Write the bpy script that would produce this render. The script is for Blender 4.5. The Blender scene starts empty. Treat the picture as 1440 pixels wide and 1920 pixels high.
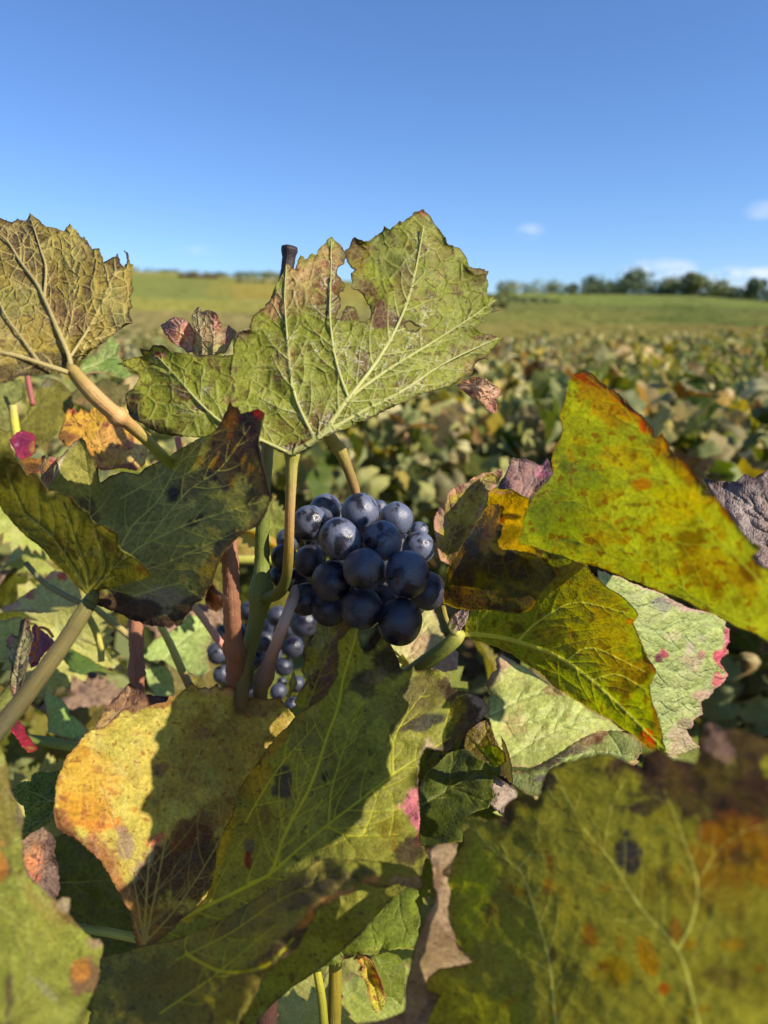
import bpy, math, random
import numpy as np
from mathutils import Vector, Matrix, geometry as mgeo

random.seed(7); RNG = np.random.default_rng(7)
S = bpy.context.scene
COL = S.collection

# ------------------------------------------------------------------ camera, sky, sun, exposure
PITCH = math.radians(13.8); CAM = np.array([0.0, 0.0, 1.10]); F = 26.0/36.0*1920
cd = bpy.data.cameras.new('camera'); cam = bpy.data.objects.new('camera', cd); COL.objects.link(cam)
cd.sensor_fit = 'VERTICAL'; cd.sensor_height = 36; cd.sensor_width = 27; cd.lens = 26
cam.location = CAM; cam.rotation_euler = (math.pi/2-PITCH, 0, 0)
cd.clip_start = 0.01; cd.clip_end = 9000
cd.dof.use_dof = True; cd.dof.focus_distance = 0.248; cd.dof.aperture_fstop = 12.5
S.camera = cam
SUN = Vector((0.74, -0.33, 0.585)).normalized()
sun_el = math.asin(SUN.z)
world = bpy.data.worlds.new("World"); S.world = world; world.use_nodes = True
wn = world.node_tree; wn.nodes.clear()
def N(t, typ, **kw):
    n = t.nodes.new(typ)
    for k, v in kw.items(): setattr(n, k, v)
    return n
def L(t, a, b): t.links.new(a, b)
wo = N(wn, 'ShaderNodeOutputWorld'); wb = N(wn, 'ShaderNodeBackground')
sky = N(wn, 'ShaderNodeTexSky', sky_type='NISHITA'); sky.sun_disc = False
sky.sun_elevation = sun_el; sky.sun_rotation = math.atan2(SUN.x, SUN.y)
sky.altitude = 200; sky.air_density = 1.0; sky.dust_density = 0.15; sky.ozone_density = 4.0
SKY_TINT = (0.70, 0.86, 1.13, 1)
tint = N(wn, 'ShaderNodeMix', data_type='RGBA', blend_type='MULTIPLY'); tint.inputs[0].default_value = 1
tint.inputs[7].default_value = SKY_TINT
L(wn, sky.outputs[0], tint.inputs[6])
# small fair weather clouds low over the ridge
tc = N(wn, 'ShaderNodeTexCoord'); mp = N(wn, 'ShaderNodeMapping'); mp.inputs['Scale'].default_value = (9, 9, 24)
L(wn, tc.outputs['Generated'], mp.inputs[0])
cn = N(wn, 'ShaderNodeTexNoise'); cn.inputs['Scale'].default_value = 3.2; cn.inputs['Detail'].default_value = 6; cn.inputs['Roughness'].default_value = .55
L(wn, mp.outputs[0], cn.inputs[0])
sx = N(wn, 'ShaderNodeSeparateXYZ'); L(wn, tc.outputs['Generated'], sx.inputs[0])
def M(t, op, a, b=None, c=None, clamp=False):
    n = N(t, 'ShaderNodeMath', operation=op); n.use_clamp = clamp
    for i, v in enumerate((a, b, c)):
        if v is None: continue
        if isinstance(v, (int, float)): n.inputs[i].default_value = v
        else: L(t, v, n.inputs[i])
    return n.outputs[0]
def pix_dir(px, py):
    f = np.array([0, math.cos(PITCH), -math.sin(PITCH)]); u = np.array([0, math.sin(PITCH), math.cos(PITCH)])
    d = f + (px-720)/F*np.array([1., 0, 0]) - (py-960)/F*u
    return d/np.linalg.norm(d)
cm = None
for (px, py, rx, rz, amt) in ((1235, 506, .046, .016, 1.2), (995, 434, .020, .012, .5), (1432, 393, .022, .012, .6), (1405, 522, .055, .018, 1.2), (375, 470, .03, .008, .22), (1650, 470, .06, .02, .8), (-300, 480, .05, .016, .6)):
    d = pix_dir(px, py)
    a = M(wn, 'DIVIDE', M(wn, 'SUBTRACT', sx.outputs[0], float(d[0])), rx); b = M(wn, 'DIVIDE', M(wn, 'SUBTRACT', sx.outputs[2], float(d[2])), rz)
    r2 = M(wn, 'ADD', M(wn, 'MULTIPLY', a, a), M(wn, 'MULTIPLY', b, b))
    fwd = M(wn, 'GREATER_THAN', sx.outputs[1], 0.0)
    m = M(wn, 'MULTIPLY', M(wn, 'MULTIPLY', M(wn, 'SUBTRACT', 1.0, r2, clamp=True), amt), fwd)
    cm = m if cm is None else M(wn, 'MAXIMUM', cm, m)
nz = M(wn, 'MULTIPLY', M(wn, 'SUBTRACT', cn.outputs[0], .36, clamp=True), 3.6, clamp=True)
cf = M(wn, 'MULTIPLY', M(wn, 'MULTIPLY', cm, nz), 0.58, clamp=True)
cmix = N(wn, 'ShaderNodeMix', data_type='RGBA'); L(wn, cf, cmix.inputs[0]); L(wn, tint.outputs[2], cmix.inputs[6]); cmix.inputs[7].default_value = (7.5, 7.6, 8.3, 1)
L(wn, cmix.outputs[2], wb.inputs[0]); wb.inputs[1].default_value = 0.10
L(wn, wb.outputs[0], wo.inputs[0])
sl = bpy.data.lights.new('sun', 'SUN'); sl.energy = 5.0; sl.angle = math.radians(0.5); sl.color = (1.0, 0.90, 0.75)
so = bpy.data.objects.new('sun', sl); COL.objects.link(so); so.location = (3, -2, 5)
so.rotation_euler = (-SUN).to_track_quat('-Z', 'Y').to_euler()
S.view_settings.view_transform = 'Standard'; S.view_settings.look = 'None'
S.view_settings.exposure = 0.58; S.view_settings.gamma = 1; S.view_settings.use_curve_mapping = False
S.cycles.max_bounces = 7; S.cycles.diffuse_bounces = 3; S.cycles.glossy_bounces = 2; S.cycles.transmission_bounces = 5
S.cycles.caustics_reflective = False; S.cycles.caustics_refractive = False
S.cycles.use_denoising = True

# ------------------------------------------------------------------ helpers
FV = np.array([0, math.cos(PITCH), -math.sin(PITCH)]); UV_ = np.array([0, math.sin(PITCH), math.cos(PITCH)])
def unproj(x, y, d):
    """photo pixel + distance along the view axis -> world point"""
    x = np.asarray(x, float); y = np.asarray(y, float); d = np.asarray(d, float)
    X = (x-720)/F; Y = (960-y)/F
    return CAM + d[..., None]*(FV + X[..., None]*np.array([1., 0, 0]) + Y[..., None]*UV_)
def proj(p):
    q = np.asarray(p)-CAM; d = q@FV
    return 720+F*q[..., 0]/d, 960-F*(q@UV_)/d, d
def lin(c):
    c = np.asarray(c, float)/255.0
    return np.where(c <= 0.04045, c/12.92, ((c+0.055)/1.055)**2.4)
def lin4(c): return tuple(lin(c)) + (1.0,)
def _hash(i, j, s):
    h = (i*374761393 + j*668265263 + s*1442695041) & 0x7fffffff
    h = ((h ^ (h >> 13))*1274126177) & 0x7fffffff
    return ((h ^ (h >> 16)) & 0xffff)/65535.0
def vnoise(x, y, s=0):
    xi = np.floor(x).astype(np.int64); yi = np.floor(y).astype(np.int64)
    fx = x-xi; fy = y-yi; fx = fx*fx*(3-2*fx); fy = fy*fy*(3-2*fy)
    a = _hash(xi, yi, s); b = _hash(xi+1, yi, s); c = _hash(xi, yi+1, s); d = _hash(xi+1, yi+1, s)
    return (a*(1-fx)+b*fx)*(1-fy) + (c*(1-fx)+d*fx)*fy
def fbm(x, y, s=0, o=3):
    v = 0; a = .5; t = 0
    for k in range(o):
        v = v + a*vnoise(x*2**k+17.3*k, y*2**k-9.1*k, s+k); t += a; a *= .5
    return v/t
def sstep(a, b, x):
    t = np.clip((x-a)/(b-a), 0, 1); return t*t*(3-2*t)
def cr(x0, y0, sc, pts): return [(x0+p[0]/sc, y0+p[1]/sc) + tuple(p[2:]) for p in pts]
def tag(o, label=None, cat=None, group=None, kind=None):
    if label: o['label'] = label
    if cat: o['category'] = cat
    if group: o['group'] = group
    if kind: o['kind'] = kind
    return o
def empty(name, loc, label=None, cat=None, group=None):
    o = bpy.data.objects.new(name, None); COL.objects.link(o); o.location = loc; o.empty_display_size = .05
    return tag(o, label, cat, group)
def mesh_np(name, V, T, mat=None, parent=None, smooth=True, attrs=None, uv=None, origin=None):
    """V (n,3) world, T (m,3|4) -> one mesh object; under a parent the vertices are stored relative to its location"""
    V = np.asarray(V, np.float64)
    off = np.zeros(3)
    if origin is not None: off = np.asarray(origin, float)
    elif parent is not None:
        q = parent
        while q is not None: off = off + np.array(q.location); q = q.parent
    me = bpy.data.meshes.new(name); T = np.asarray(T, np.int32); k = T.shape[1]
    me.vertices.add(len(V)); me.vertices.foreach_set('co', (V-off).astype(np.float32).ravel())
    me.loops.add(T.size); me.loops.foreach_set('vertex_index', T.ravel())
    me.polygons.add(len(T)); me.polygons.foreach_set('loop_start', np.arange(0, T.size, k, dtype=np.int32))
    me.update(calc_edges=True); me.validate()
    me.polygons.foreach_set('use_smooth', np.full(len(me.polygons), smooth))
    for an, av in (attrs or {}).items():
        av = np.asarray(av, np.float32)
        if av.ndim == 1: me.attributes.new(an, 'FLOAT', 'POINT').data.foreach_set('value', av)
        else:
            c4 = np.ones((len(av), 4), np.float32); c4[:, :3] = av[:, :3]
            me.attributes.new(an, 'FLOAT_COLOR', 'POINT').data.foreach_set('color', c4.ravel())
    if uv is not None:
        ul = me.uv_layers.new(name='UVMap'); ul.data.foreach_set('uv', np.asarray(uv, np.float32)[T.ravel()].ravel())
    if mat: me.materials.append(mat)
    o = bpy.data.objects.new(name, me); COL.objects.link(o)
    if origin is not None and parent is None: o.location = off
    if parent is not None: o.parent = parent
    return o
def new_mat(name):
    m = bpy.data.materials.new(name); m.use_nodes = True; t = m.node_tree; t.nodes.clear(); return m, t
def mixc(t, fac, a, b, mode='MIX'):
    n = N(t, 'ShaderNodeMix', data_type='RGBA', blend_type=mode)
    for i, v in ((0, fac), (6, a), (7, b)):
        if isinstance(v, (int, float)): n.inputs[i].default_value = v
        elif isinstance(v, tuple): n.inputs[i].default_value = v
        else: L(t, v, n.inputs[i])
    return n.outputs[2]
def ramp01(t, v, a, b): # linear map a->0, b->1, clamped
    n = N(t, 'ShaderNodeMapRange'); n.clamp = True; n.interpolation_type = 'SMOOTHSTEP'
    L(t, v, n.inputs[0]); n.inputs[1].default_value = a; n.inputs[2].default_value = b; n.inputs[3].default_value = 0; n.inputs[4].default_value = 1
    return n.outputs[0]
def noise(t, vec, scale, detail=4, rough=.55, dist=0.0):
    n = N(t, 'ShaderNodeTexNoise'); n.inputs['Scale'].default_value = scale; n.inputs['Detail'].default_value = detail; n.inputs['Roughness'].default_value = rough; n.inputs['Distortion'].default_value = dist
    if vec is not None: L(t, vec, n.inputs['Vector'])
    return n.outputs[0]
def attr(t, name): return N(t, 'ShaderNodeAttribute', attribute_name=name)

# ------------------------------------------------------------------ leaf material
def leaf_mat(name, vein=(196, 200, 130), vstr=.8, v2str=.5, tert=.35, tscale=34., tcol=None, mot=(150, 120, 40), mamt=.35, mscale=14.,
             spk=(70, 40, 22), samt=.25, sscale=60., rim=(70, 48, 34), rimw=6., rough=.5, spec=.35, trans=.4, bump=1.0, vsign=1, fuzz=0., tboost=1.25):
    m, t = new_mat(name)
    uv = N(t, 'ShaderNodeUVMap').outputs[0]
    # warped coordinates so that the net of small veins is irregular
    wv = N(t, 'ShaderNodeTexNoise'); wv.inputs['Scale'].default_value = 16; wv.inputs['Detail'].default_value = 2; L(t, uv, wv.inputs['Vector'])
    va = N(t, 'ShaderNodeVectorMath', operation='MULTIPLY_ADD'); L(t, wv.outputs[1], va.inputs[0]); va.inputs[1].default_value = (.02, .02, 0); L(t, uv, va.inputs[2])
    wuv = va.outputs[0]
    vo = N(t, 'ShaderNodeTexVoronoi', feature='DISTANCE_TO_EDGE'); vo.inputs['Scale'].default_value = tscale; vo.inputs['Randomness'].default_value = .9; L(t, wuv, vo.inputs['Vector'])
    vo2 = N(t, 'ShaderNodeTexVoronoi', feature='DISTANCE_TO_EDGE'); vo2.inputs['Scale'].default_value = tscale*3.1; L(t, wuv, vo2.inputs['Vector'])
    cell = vo.outputs[0]; cell2 = vo2.outputs[0]
    tint = attr(t, 'tint').outputs[0]
    n1 = noise(t, uv, mscale, 6, .62, .4); n2 = noise(t, uv, 130, 3, .6); n3 = noise(t, uv, sscale, 3, .6, .3); n4 = noise(t, uv, 6., 3, .6)
    c = mixc(t, M(t, 'MULTIPLY', ramp01(t, n1, .46, .68), mamt), tint, lin4(mot))
    # every cell of the net a touch lighter or darker
    vc = N(t, 'ShaderNodeTexVoronoi', feature='F1'); vc.inputs['Scale'].default_value = tscale; vc.inputs['Randomness'].default_value = .9; L(t, wuv, vc.inputs['Vector'])
    cs = N(t, 'ShaderNodeSeparateColor'); L(t, vc.outputs[1], cs.inputs[0])
    g = M(t, 'ADD', M(t, 'MULTIPLY', ramp01(t, n2, .28, .72), .46), M(t, 'MULTIPLY', cs.outputs[0], .22)); g = M(t, 'ADD', g, M(t, 'MULTIPLY', n4, .35))
    gs = N(t, 'ShaderNodeCombineColor'); 
    gg = M(t, 'ADD', g, .40)
    for i in range(3): L(t, gg, gs.inputs[i])
    c = mixc(t, 1.0, c, gs.outputs[0], 'MULTIPLY')
    tc_ = lin4(tcol if tcol else vein)
    tm = M(t, 'SUBTRACT', 1.0, ramp01(t, cell, .015, .09)); tm2 = M(t, 'SUBTRACT', 1.0, ramp01(t, cell2, .02, .12))
    fade = ramp01(t, n4, .38, .62); tm = M(t, 'MULTIPLY', tm, fade); c = mixc(t, M(t, 'MULTIPLY', tm2, tert*.35), c, tc_); c = mixc(t, M(t, 'MULTIPLY', tm, tert), c, tc_)
    sp = ramp01(t, n3, .655-.22*samt, .70-.2*samt)
    c = mixc(t, M(t, 'MULTIPLY', sp, min(1, .35+samt)), c, lin4(spk))
    v1 = attr(t, 'vein').outputs['Fac']; v2 = attr(t, 'vein2').outputs['Fac']; ed = attr(t, 'edge').outputs['Fac']
    m1 = M(t, 'SUBTRACT', 1.0, ramp01(t, v1, -1.0, 1.2)); m2 = M(t, 'SUBTRACT', 1.0, ramp01(t, v2, -1.0, 1.5))
    if fuzz > 0:
        near = M(t, 'SUBTRACT', 1.0, ramp01(t, M(t, 'MINIMUM', v1, v2), 1., 16.))
        fz = N(t, 'ShaderNodeTexNoise'); fz.inputs['Scale'].default_value = 75; fz.inputs['Detail'].default_value = 4; fz.inputs['Distortion'].default_value = 2.5; L(t, uv, fz.inputs['Vector'])
        fm = M(t, 'MULTIPLY', M(t, 'MULTIPLY', ramp01(t, fz.outputs[0], .52, .66), near), ramp01(t, n1, .40, .6))
        c = mixc(t, M(t, 'MULTIPLY', fm, fuzz), c, lin4((232, 230, 205)))
    c = mixc(t, M(t, 'MULTIPLY', m2, v2str), c, lin4(vein)); c = mixc(t, M(t, 'MULTIPLY', m1, vstr), c, lin4(vein))
    en = M(t, 'ADD', ed, M(t, 'MULTIPLY', M(t, 'SUBTRACT', noise(t, uv, 30, 4), .5), rimw*3.2))
    em = M(t, 'SUBTRACT', 1.0, ramp01(t, en, rimw*.35, rimw*1.25))
    c = mixc(t, M(t, 'MULTIPLY', M(t, 'MULTIPLY', em, ramp01(t, n1, .36, .56)), .75), c, lin4(rim))
    # relief: cells bulge, veins stand out (below) or sink in (above)
    h = M(t, 'MULTIPLY', ramp01(t, cell, 0, .13), -0.9) if vsign > 0 else M(t, 'MULTIPLY', M(t, 'MULTIPLY', vc.outputs[0], vc.outputs[0]), -1.6); h = M(t, 'ADD', h, M(t, 'MULTIPLY', ramp01(t, cell2, 0, .25), -.22*vsign))
    h = M(t, 'ADD', h, M(t, 'MULTIPLY', n2, .35)); h = M(t, 'ADD', h, M(t, 'MULTIPLY', n1, .4)); h = M(t, 'ADD', h, M(t, 'MULTIPLY', m2, .5*vsign))
    bp = N(t, 'ShaderNodeBump'); bp.inputs['Strength'].default_value = 1.0; bp.inputs['Distance'].default_value = .00045*bump; L(t, h, bp.inputs['Height'])
    pb = N(t, 'ShaderNodeBsdfPrincipled'); L(t, c, pb.inputs['Base Color']); L(t, bp.outputs[0], pb.inputs['Normal'])
    rr = M(t, 'ADD', M(t, 'MULTIPLY', n1, .3), rough-.15); L(t, rr, pb.inputs['Roughness']); pb.inputs['Specular IOR Level'].default_value = spec
    hs = N(t, 'ShaderNodeHueSaturation'); hs.inputs['Saturation'].default_value = 1.12; hs.inputs['Value'].default_value = tboost; L(t, c, hs.inputs['Color'])
    tb = N(t, 'ShaderNodeBsdfTranslucent'); L(t, hs.outputs[0], tb.inputs[0]); L(t, bp.outputs[0], tb.inputs['Normal'])
    mx = N(t, 'ShaderNodeMixShader'); mx.inputs[0].default_value = trans; L(t, pb.outputs[0], mx.inputs[1]); L(t, tb.outputs[0], mx.inputs[2])
    o = N(t, 'ShaderNodeOutputMaterial'); L(t, mx.outputs[0], o.inputs[0])
    return m

# ------------------------------------------------------------------ traced leaves: outline + depth + veins -> curved sheet with thickness
def seg_dist(P, pts, w0=None, w1=None, chunk=20000):
    """distance of P (n,2) to a polyline, minus a width that tapers from w0 to w1"""
    A = np.array(pts[:-1], float); B = np.array(pts[1:], float); D = B-A; l2 = (D**2).sum(1)+1e-9
    s = np.concatenate([[0], np.cumsum(np.sqrt(l2))]); s = s/s[-1]
    out = np.empty(len(P))
    for k in range(0, len(P), chunk):
        p = P[k:k+chunk]
        t = np.clip(((p[:, None, :]-A[None])*D[None]).sum(2)/l2, 0, 1)
        d = np.sqrt(((p[:, None, :]-A-t[..., None]*D)**2).sum(2))
        if w0 is not None: d = d-(w0+(w1-w0)*(s[:-1]+t*(s[1:]-s[:-1])))
        out[k:k+chunk] = d.min(1)
    return out
def inside(P, poly):
    x, y = P[:, 0], P[:, 1]; r = np.zeros(len(P), bool); q = np.array(poly); j = len(q)-1
    for i in range(len(q)):
        xi, yi = q[i]; xj, yj = q[j]
        if yi != yj:
            c = ((yi > y) != (yj > y)) & (x < (xj-xi)*(y-yi)/(yj-yi)+xi); r ^= c
        j = i
    return r
def spline(pts, step):
    p = np.array(pts, float); n = len(p)
    if n == 2: p = np.vstack([p[0], p.mean(0), p[1]]); n = 3
    q = np.vstack([2*p[0]-p[1], p, 2*p[-1]-p[-2]]); out = []
    for i in range(n-1):
        a, b, c, d = q[i:i+4]; m = max(1, int(np.linalg.norm((c-b)[:2])/step))
        for t in np.arange(m)/m:
            out.append(.5*((2*b)+(c-a)*t+(2*a-5*b+4*c-d)*t*t+(3*b-a-3*c+d)*t**3))
    out.append(p[-1]); return np.array(out)
def refine(poly, s, rng, jag):
    p = np.array(poly, float)[:, :2]; out = []
    for a, b in zip(p, np.roll(p, -1, 0)):
        l = np.linalg.norm(b-a); m = max(1, int(round(l/s)))
        nrm = np.array([-(b-a)[1], (b-a)[0]])/max(l, 1e-6)
        ph = rng.uniform(-1, 1)
        for k in range(m):
            t = k/m; w = math.sin(math.pi*t)
            out.append(a+(b-a)*t+nrm*w*(ph*l*.06+rng.normal(0, jag)))
    q = np.array(out); d = np.linalg.norm(np.roll(q, -1, 0)-q, axis=1); sl = np.cumsum(d)      # small uneven teeth along the margin
    tg = np.roll(q, -2, 0)-np.roll(q, 2, 0); nr = np.c_[-tg[:, 1], tg[:, 0]]/(np.linalg.norm(tg, axis=1)[:, None]+1e-9)
    u = sl/19+1.3*vnoise(sl/40, sl*0, 71); am = 2.6*jag*vnoise(sl/55, sl*0+3, 73)
    return q+nr*((u-np.floor(u))-.5)[:, None]*am[:, None]
def tps(ctrl):
    c = np.array(ctrl, float); X = c[:, :2]/400; n = len(c)
    if n < 4:
        A = np.c_[np.ones(n), X]; w = np.linalg.lstsq(A, c[:, 2], rcond=None)[0]
        return lambda P: w[0]+P[:, 0]/400*w[1]+P[:, 1]/400*w[2]
    def ph(r): return np.where(r > 1e-9, r*r*np.log(r+1e-12), 0)
    K = ph(np.linalg.norm(X[:, None]-X[None], axis=2))+np.eye(n)*1e-3; Q = np.c_[np.ones(n), X]
    A = np.block([[K, Q], [Q.T, np.zeros((3, 3))]]); w = np.linalg.solve(A, np.r_[c[:, 2], 0, 0, 0])
    def f(P):
        Y = P/400; out = w[n]+Y@w[n+1:]
        for i in range(n): out = out+w[i]*ph(np.linalg.norm(Y-X[i], axis=1))
        return out
    return f
def side_veins(prim, poly, rng, gap=48, ang=48, fac=.62):
    out = []
    for w0, w1, pts in prim:
        sp = spline([p[:2] for p in pts], 6); 
        if len(sp) < 6: continue
        seg = np.linalg.norm(np.diff(sp, axis=0), axis=1); s = np.r_[0, np.cumsum(seg)]; Lg = s[-1]
        pos = gap*rng.uniform(.4, .8); side = 1
        while pos < Lg*.95:
            i = int(np.searchsorted(s, pos)); i = min(max(i, 1), len(sp)-1)
            d = sp[i]-sp[i-1]; d = d/(np.linalg.norm(d)+1e-9)
            a = math.radians(ang+rng.normal(0, 6))*side; dv = np.array([d[0]*math.cos(a)-d[1]*math.sin(a), d[0]*math.sin(a)+d[1]*math.cos(a)])
            ln = rng.uniform(.7, 1.1)*fac*max(45, min(Lg*.45, (Lg-pos)*.75)); q = [sp[i].copy()]; st = ln/6
            for k in range(6):
                a2 = -side*math.radians(4.5+rng.normal(0, 3)); dv = np.array([dv[0]*math.cos(a2)-dv[1]*math.sin(a2), dv[0]*math.sin(a2)+dv[1]*math.cos(a2)])
                q.append(q[-1]+dv*st)
            out.append((max(1.4, w0*.34), .5, q)); pos += gap*rng.uniform(.42, .75); side = -side
    return out
def cell_rand(x, y, size, s=0):
    """random value per irregular cell, to give blotches the angular edges that small veins make"""
    gx = x/size; gy = y/size; xi = np.floor(gx).astype(np.int64); yi = np.floor(gy).astype(np.int64); best = np.full(len(x), 9.); val = np.zeros(len(x))
    for i in (-1, 0, 1):
        for j in (-1, 0, 1):
            a = xi+i; b = yi+j; d = (a+_hash(a, b, s)-gx)**2+(b+_hash(a, b, s+7)-gy)**2; m = d < best; best = np.where(m, d, best); val = np.where(m, _hash(a, b, s+13), val)
    return val
def sheet(outline, depth, veins=(), holes=(), s=3.2, seed=0, base=(130, 130, 60), spots=(), relief=1.0, vsign=1, wr=1.0, jag=.7, curl=0., auto=48, rims=()):
    rng = np.random.default_rng(seed+11)
    poly = refine(outline, s, rng, jag); hp = [refine(h, s, rng, jag) for h in holes]
    lo = poly.min(0); hi = poly.max(0)
    gx, gy = np.meshgrid(np.arange(lo[0], hi[0], s), np.arange(lo[1], hi[1], s*.87)); gx = gx+((np.arange(gx.shape[0]) % 2)*s*.5)[:, None]
    G = np.c_[gx.ravel(), gy.ravel()]+rng.normal(0, s*.06, (gx.size, 2))
    ok = inside(G, poly)
    for h in hp: ok &= ~inside(G, h)
    G = G[ok]; loops = [poly]+hp
    dist = np.full(len(G), 1e9)
    for lp in loops: dist = np.minimum(dist, seg_dist(G, np.vstack([lp, lp[:1]])))
    k = dist > s*.55; G = G[k]; dist = dist[k]
    B = np.vstack(loops); P = np.vstack([B, G]); edge = np.r_[np.zeros(len(B)), dist]
    E = []; o = 0
    for lp in loops:
        n = len(lp); E += [(o+i, o+(i+1) % n) for i in range(n)]; o += n
    r = mgeo.delaunay_2d_cdt([Vector(p) for p in P], E, [], 0, 1e-4, True)
    P2 = np.array([tuple(v) for v in r[0]]); T = np.array(r[2], np.int64)
    idx = np.array([(q[0] if q else -1) for q in r[3]]); edge = np.where(idx >= 0, edge[idx], 0.)
    C = P2[T].mean(1); ok = inside(C, poly)
    for h in hp: ok &= ~inside(C, h)
    T = T[ok]; P = P2
    # orientation: face the camera
    a, b, c = P[T[:, 0]], P[T[:, 1]], P[T[:, 2]]; ar = (b-a)[:, 0]*(c-a)[:, 1]-(b-a)[:, 1]*(c-a)[:, 0]
    T[ar > 0] = T[ar > 0][:, ::-1]
    D = tps(depth)(P); px = D/F
    v1 = np.full(len(P), 60.); v2 = np.full(len(P), 60.); prim = list(veins)
    for w0, w1, pts in prim: v1 = np.minimum(v1, seg_dist(P, spline([p[:2] for p in pts], 8), w0, w1))
    if auto and prim:
        for w0, w1, q in side_veins(prim, poly, rng, auto): v2 = np.minimum(v2, seg_dist(P, q, w0, w1))
    # relief along the view direction (metres): main veins, puckering between side veins, wrinkles, curled rim
    h = vsign*(.0011*relief*(1-sstep(-3., 3.5, v1)) + .00055*relief*(1-sstep(-1.5, 3.5, v2)))
    h = h - vsign*.0011*relief*(sstep(0, 22, np.minimum(v1, v2)))
    h = h + wr*.0042*(fbm(P[:, 0]/85, P[:, 1]/85, seed, 3)-.5) + wr*.0007*(fbm(P[:, 0]/22, P[:, 1]/22, seed+5, 2)-.5)
    rimn = np.exp(-edge/16); h = h + rimn*(curl+.0028*wr*(vnoise(P[:, 0]/34, P[:, 1]/34, seed+9)-.5)*2)
    V = unproj(P[:, 0], P[:, 1], D-h)
    col = np.tile(lin(base), (len(P), 1))
    lowf = fbm(P[:, 0]/120, P[:, 1]/120, seed+21, 3)[:, None]; col = col*(.8+.4*lowf)
    wx = (fbm(P[:, 0]/38, P[:, 1]/38, seed+31, 4)-.5)+.22*(cell_rand(P[:, 0], P[:, 1], 22, seed)-.5)+.16*(cell_rand(P[:, 0], P[:, 1], 9, seed+3)-.5)
    col = col*(.88+.24*cell_rand(P[:, 0], P[:, 1], 26, seed+5)[:, None])
    for sp in spots:
        x, y, rx, ry, cc, al = sp[:6]; ro = math.radians(sp[6]) if len(sp) > 6 else 0; soft = sp[7] if len(sp) > 7 else .26
        dx = P[:, 0]-x; dy = P[:, 1]-y; u = (dx*math.cos(ro)+dy*math.sin(ro))/rx; w = (-dx*math.sin(ro)+dy*math.cos(ro))/ry
        q = np.sqrt(u*u+w*w)+wx*1.5
        mk = (al*(1-sstep(1-soft, 1+soft, q)))[:, None]; col = col*(1-mk)+lin(cc)*mk
    for pts, w, cc, al in rims:      # withered or coloured margins along a stretch of the edge
        q = seg_dist(P, pts)/w+wx*1.6; mk = (al*(1-sstep(.6, 1.15, q)))[:, None]; col = col*(1-mk)+lin(cc)*mk
    return dict(V=V, T=T, tint=col, vein=v1, vein2=v2, edge=edge, uv=P/1000.0)
def leaf_obj(sheets, mat, parent, label=None, name='leaf', thick=.0002):
    V = []; T = []; o = 0; A = {k: [] for k in ('tint', 'vein', 'vein2', 'edge')}; U = []
    for q in sheets:
        V.append(q['V']); T.append(q['T']+o); o += len(q['V']); U.append(q['uv'])
        for k in A: A[k].append(q[k])
    ob = mesh_np(name, np.vstack(V), np.vstack(T), mat, parent, attrs={k: np.concatenate(v) for k, v in A.items()}, uv=np.vstack(U))
    sm = ob.modifiers.new('thickness', 'SOLIDIFY'); sm.thickness = thick; sm.offset = -1; sm.use_rim = True; sm.use_rim_only = True
    if label: ob['label'] = label
    return ob

# ------------------------------------------------------------------ tubes: canes, petioles, veins
def tube_np(P, R, n=12, rng=None, rough=0.0, caps=True, flute=0.0):
    P = np.asarray(P, float); R = np.asarray(R, float); m = len(P); Tn = np.gradient(P, axis=0); Tn /= np.linalg.norm(Tn, axis=1)[:, None]+1e-12
    ref = np.array([0, 1., 0.3]); ref /= np.linalg.norm(ref); V = []; U = []
    X = np.cross(Tn[0], ref); 
    if np.linalg.norm(X) < 1e-3: X = np.cross(Tn[0], [1., 0, 0])
    X /= np.linalg.norm(X); s = np.r_[0, np.cumsum(np.linalg.norm(np.diff(P, axis=0), axis=1))]
    for i in range(m):
        X = X-Tn[i]*(X@Tn[i]); X /= np.linalg.norm(X); Y = np.cross(Tn[i], X)
        a = np.arange(n)/n*2*math.pi; r = R[i]*(1+flute*np.sin(a*5)+ (rng.normal(0, rough, n) if rng is not None and rough else 0))
        V.append(P[i]+(np.cos(a)*r)[:, None]*X+(np.sin(a)*r)[:, None]*Y); U.append(np.c_[a/(2*math.pi), np.full(n, s[i]*10)])
    V = np.vstack(V); U = np.vstack(U); T = []
    for i in range(m-1):
        for j in range(n):
            k = (j+1) % n; T.append((i*n+j, i*n+k, (i+1)*n+k)); T.append((i*n+j, (i+1)*n+k, (i+1)*n+j))
    if caps:
        for i, fl in ((0, 1), (m-1, 0)):
            c = len(V); V = np.vstack([V, P[i]]); U = np.vstack([U, [.5, s[i]*10]])
            for j in range(n):
                k = (j+1) % n; T.append((i*n+k, i*n+j, c) if fl else (i*n+j, i*n+k, c))
    return V, np.array(T), U
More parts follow.
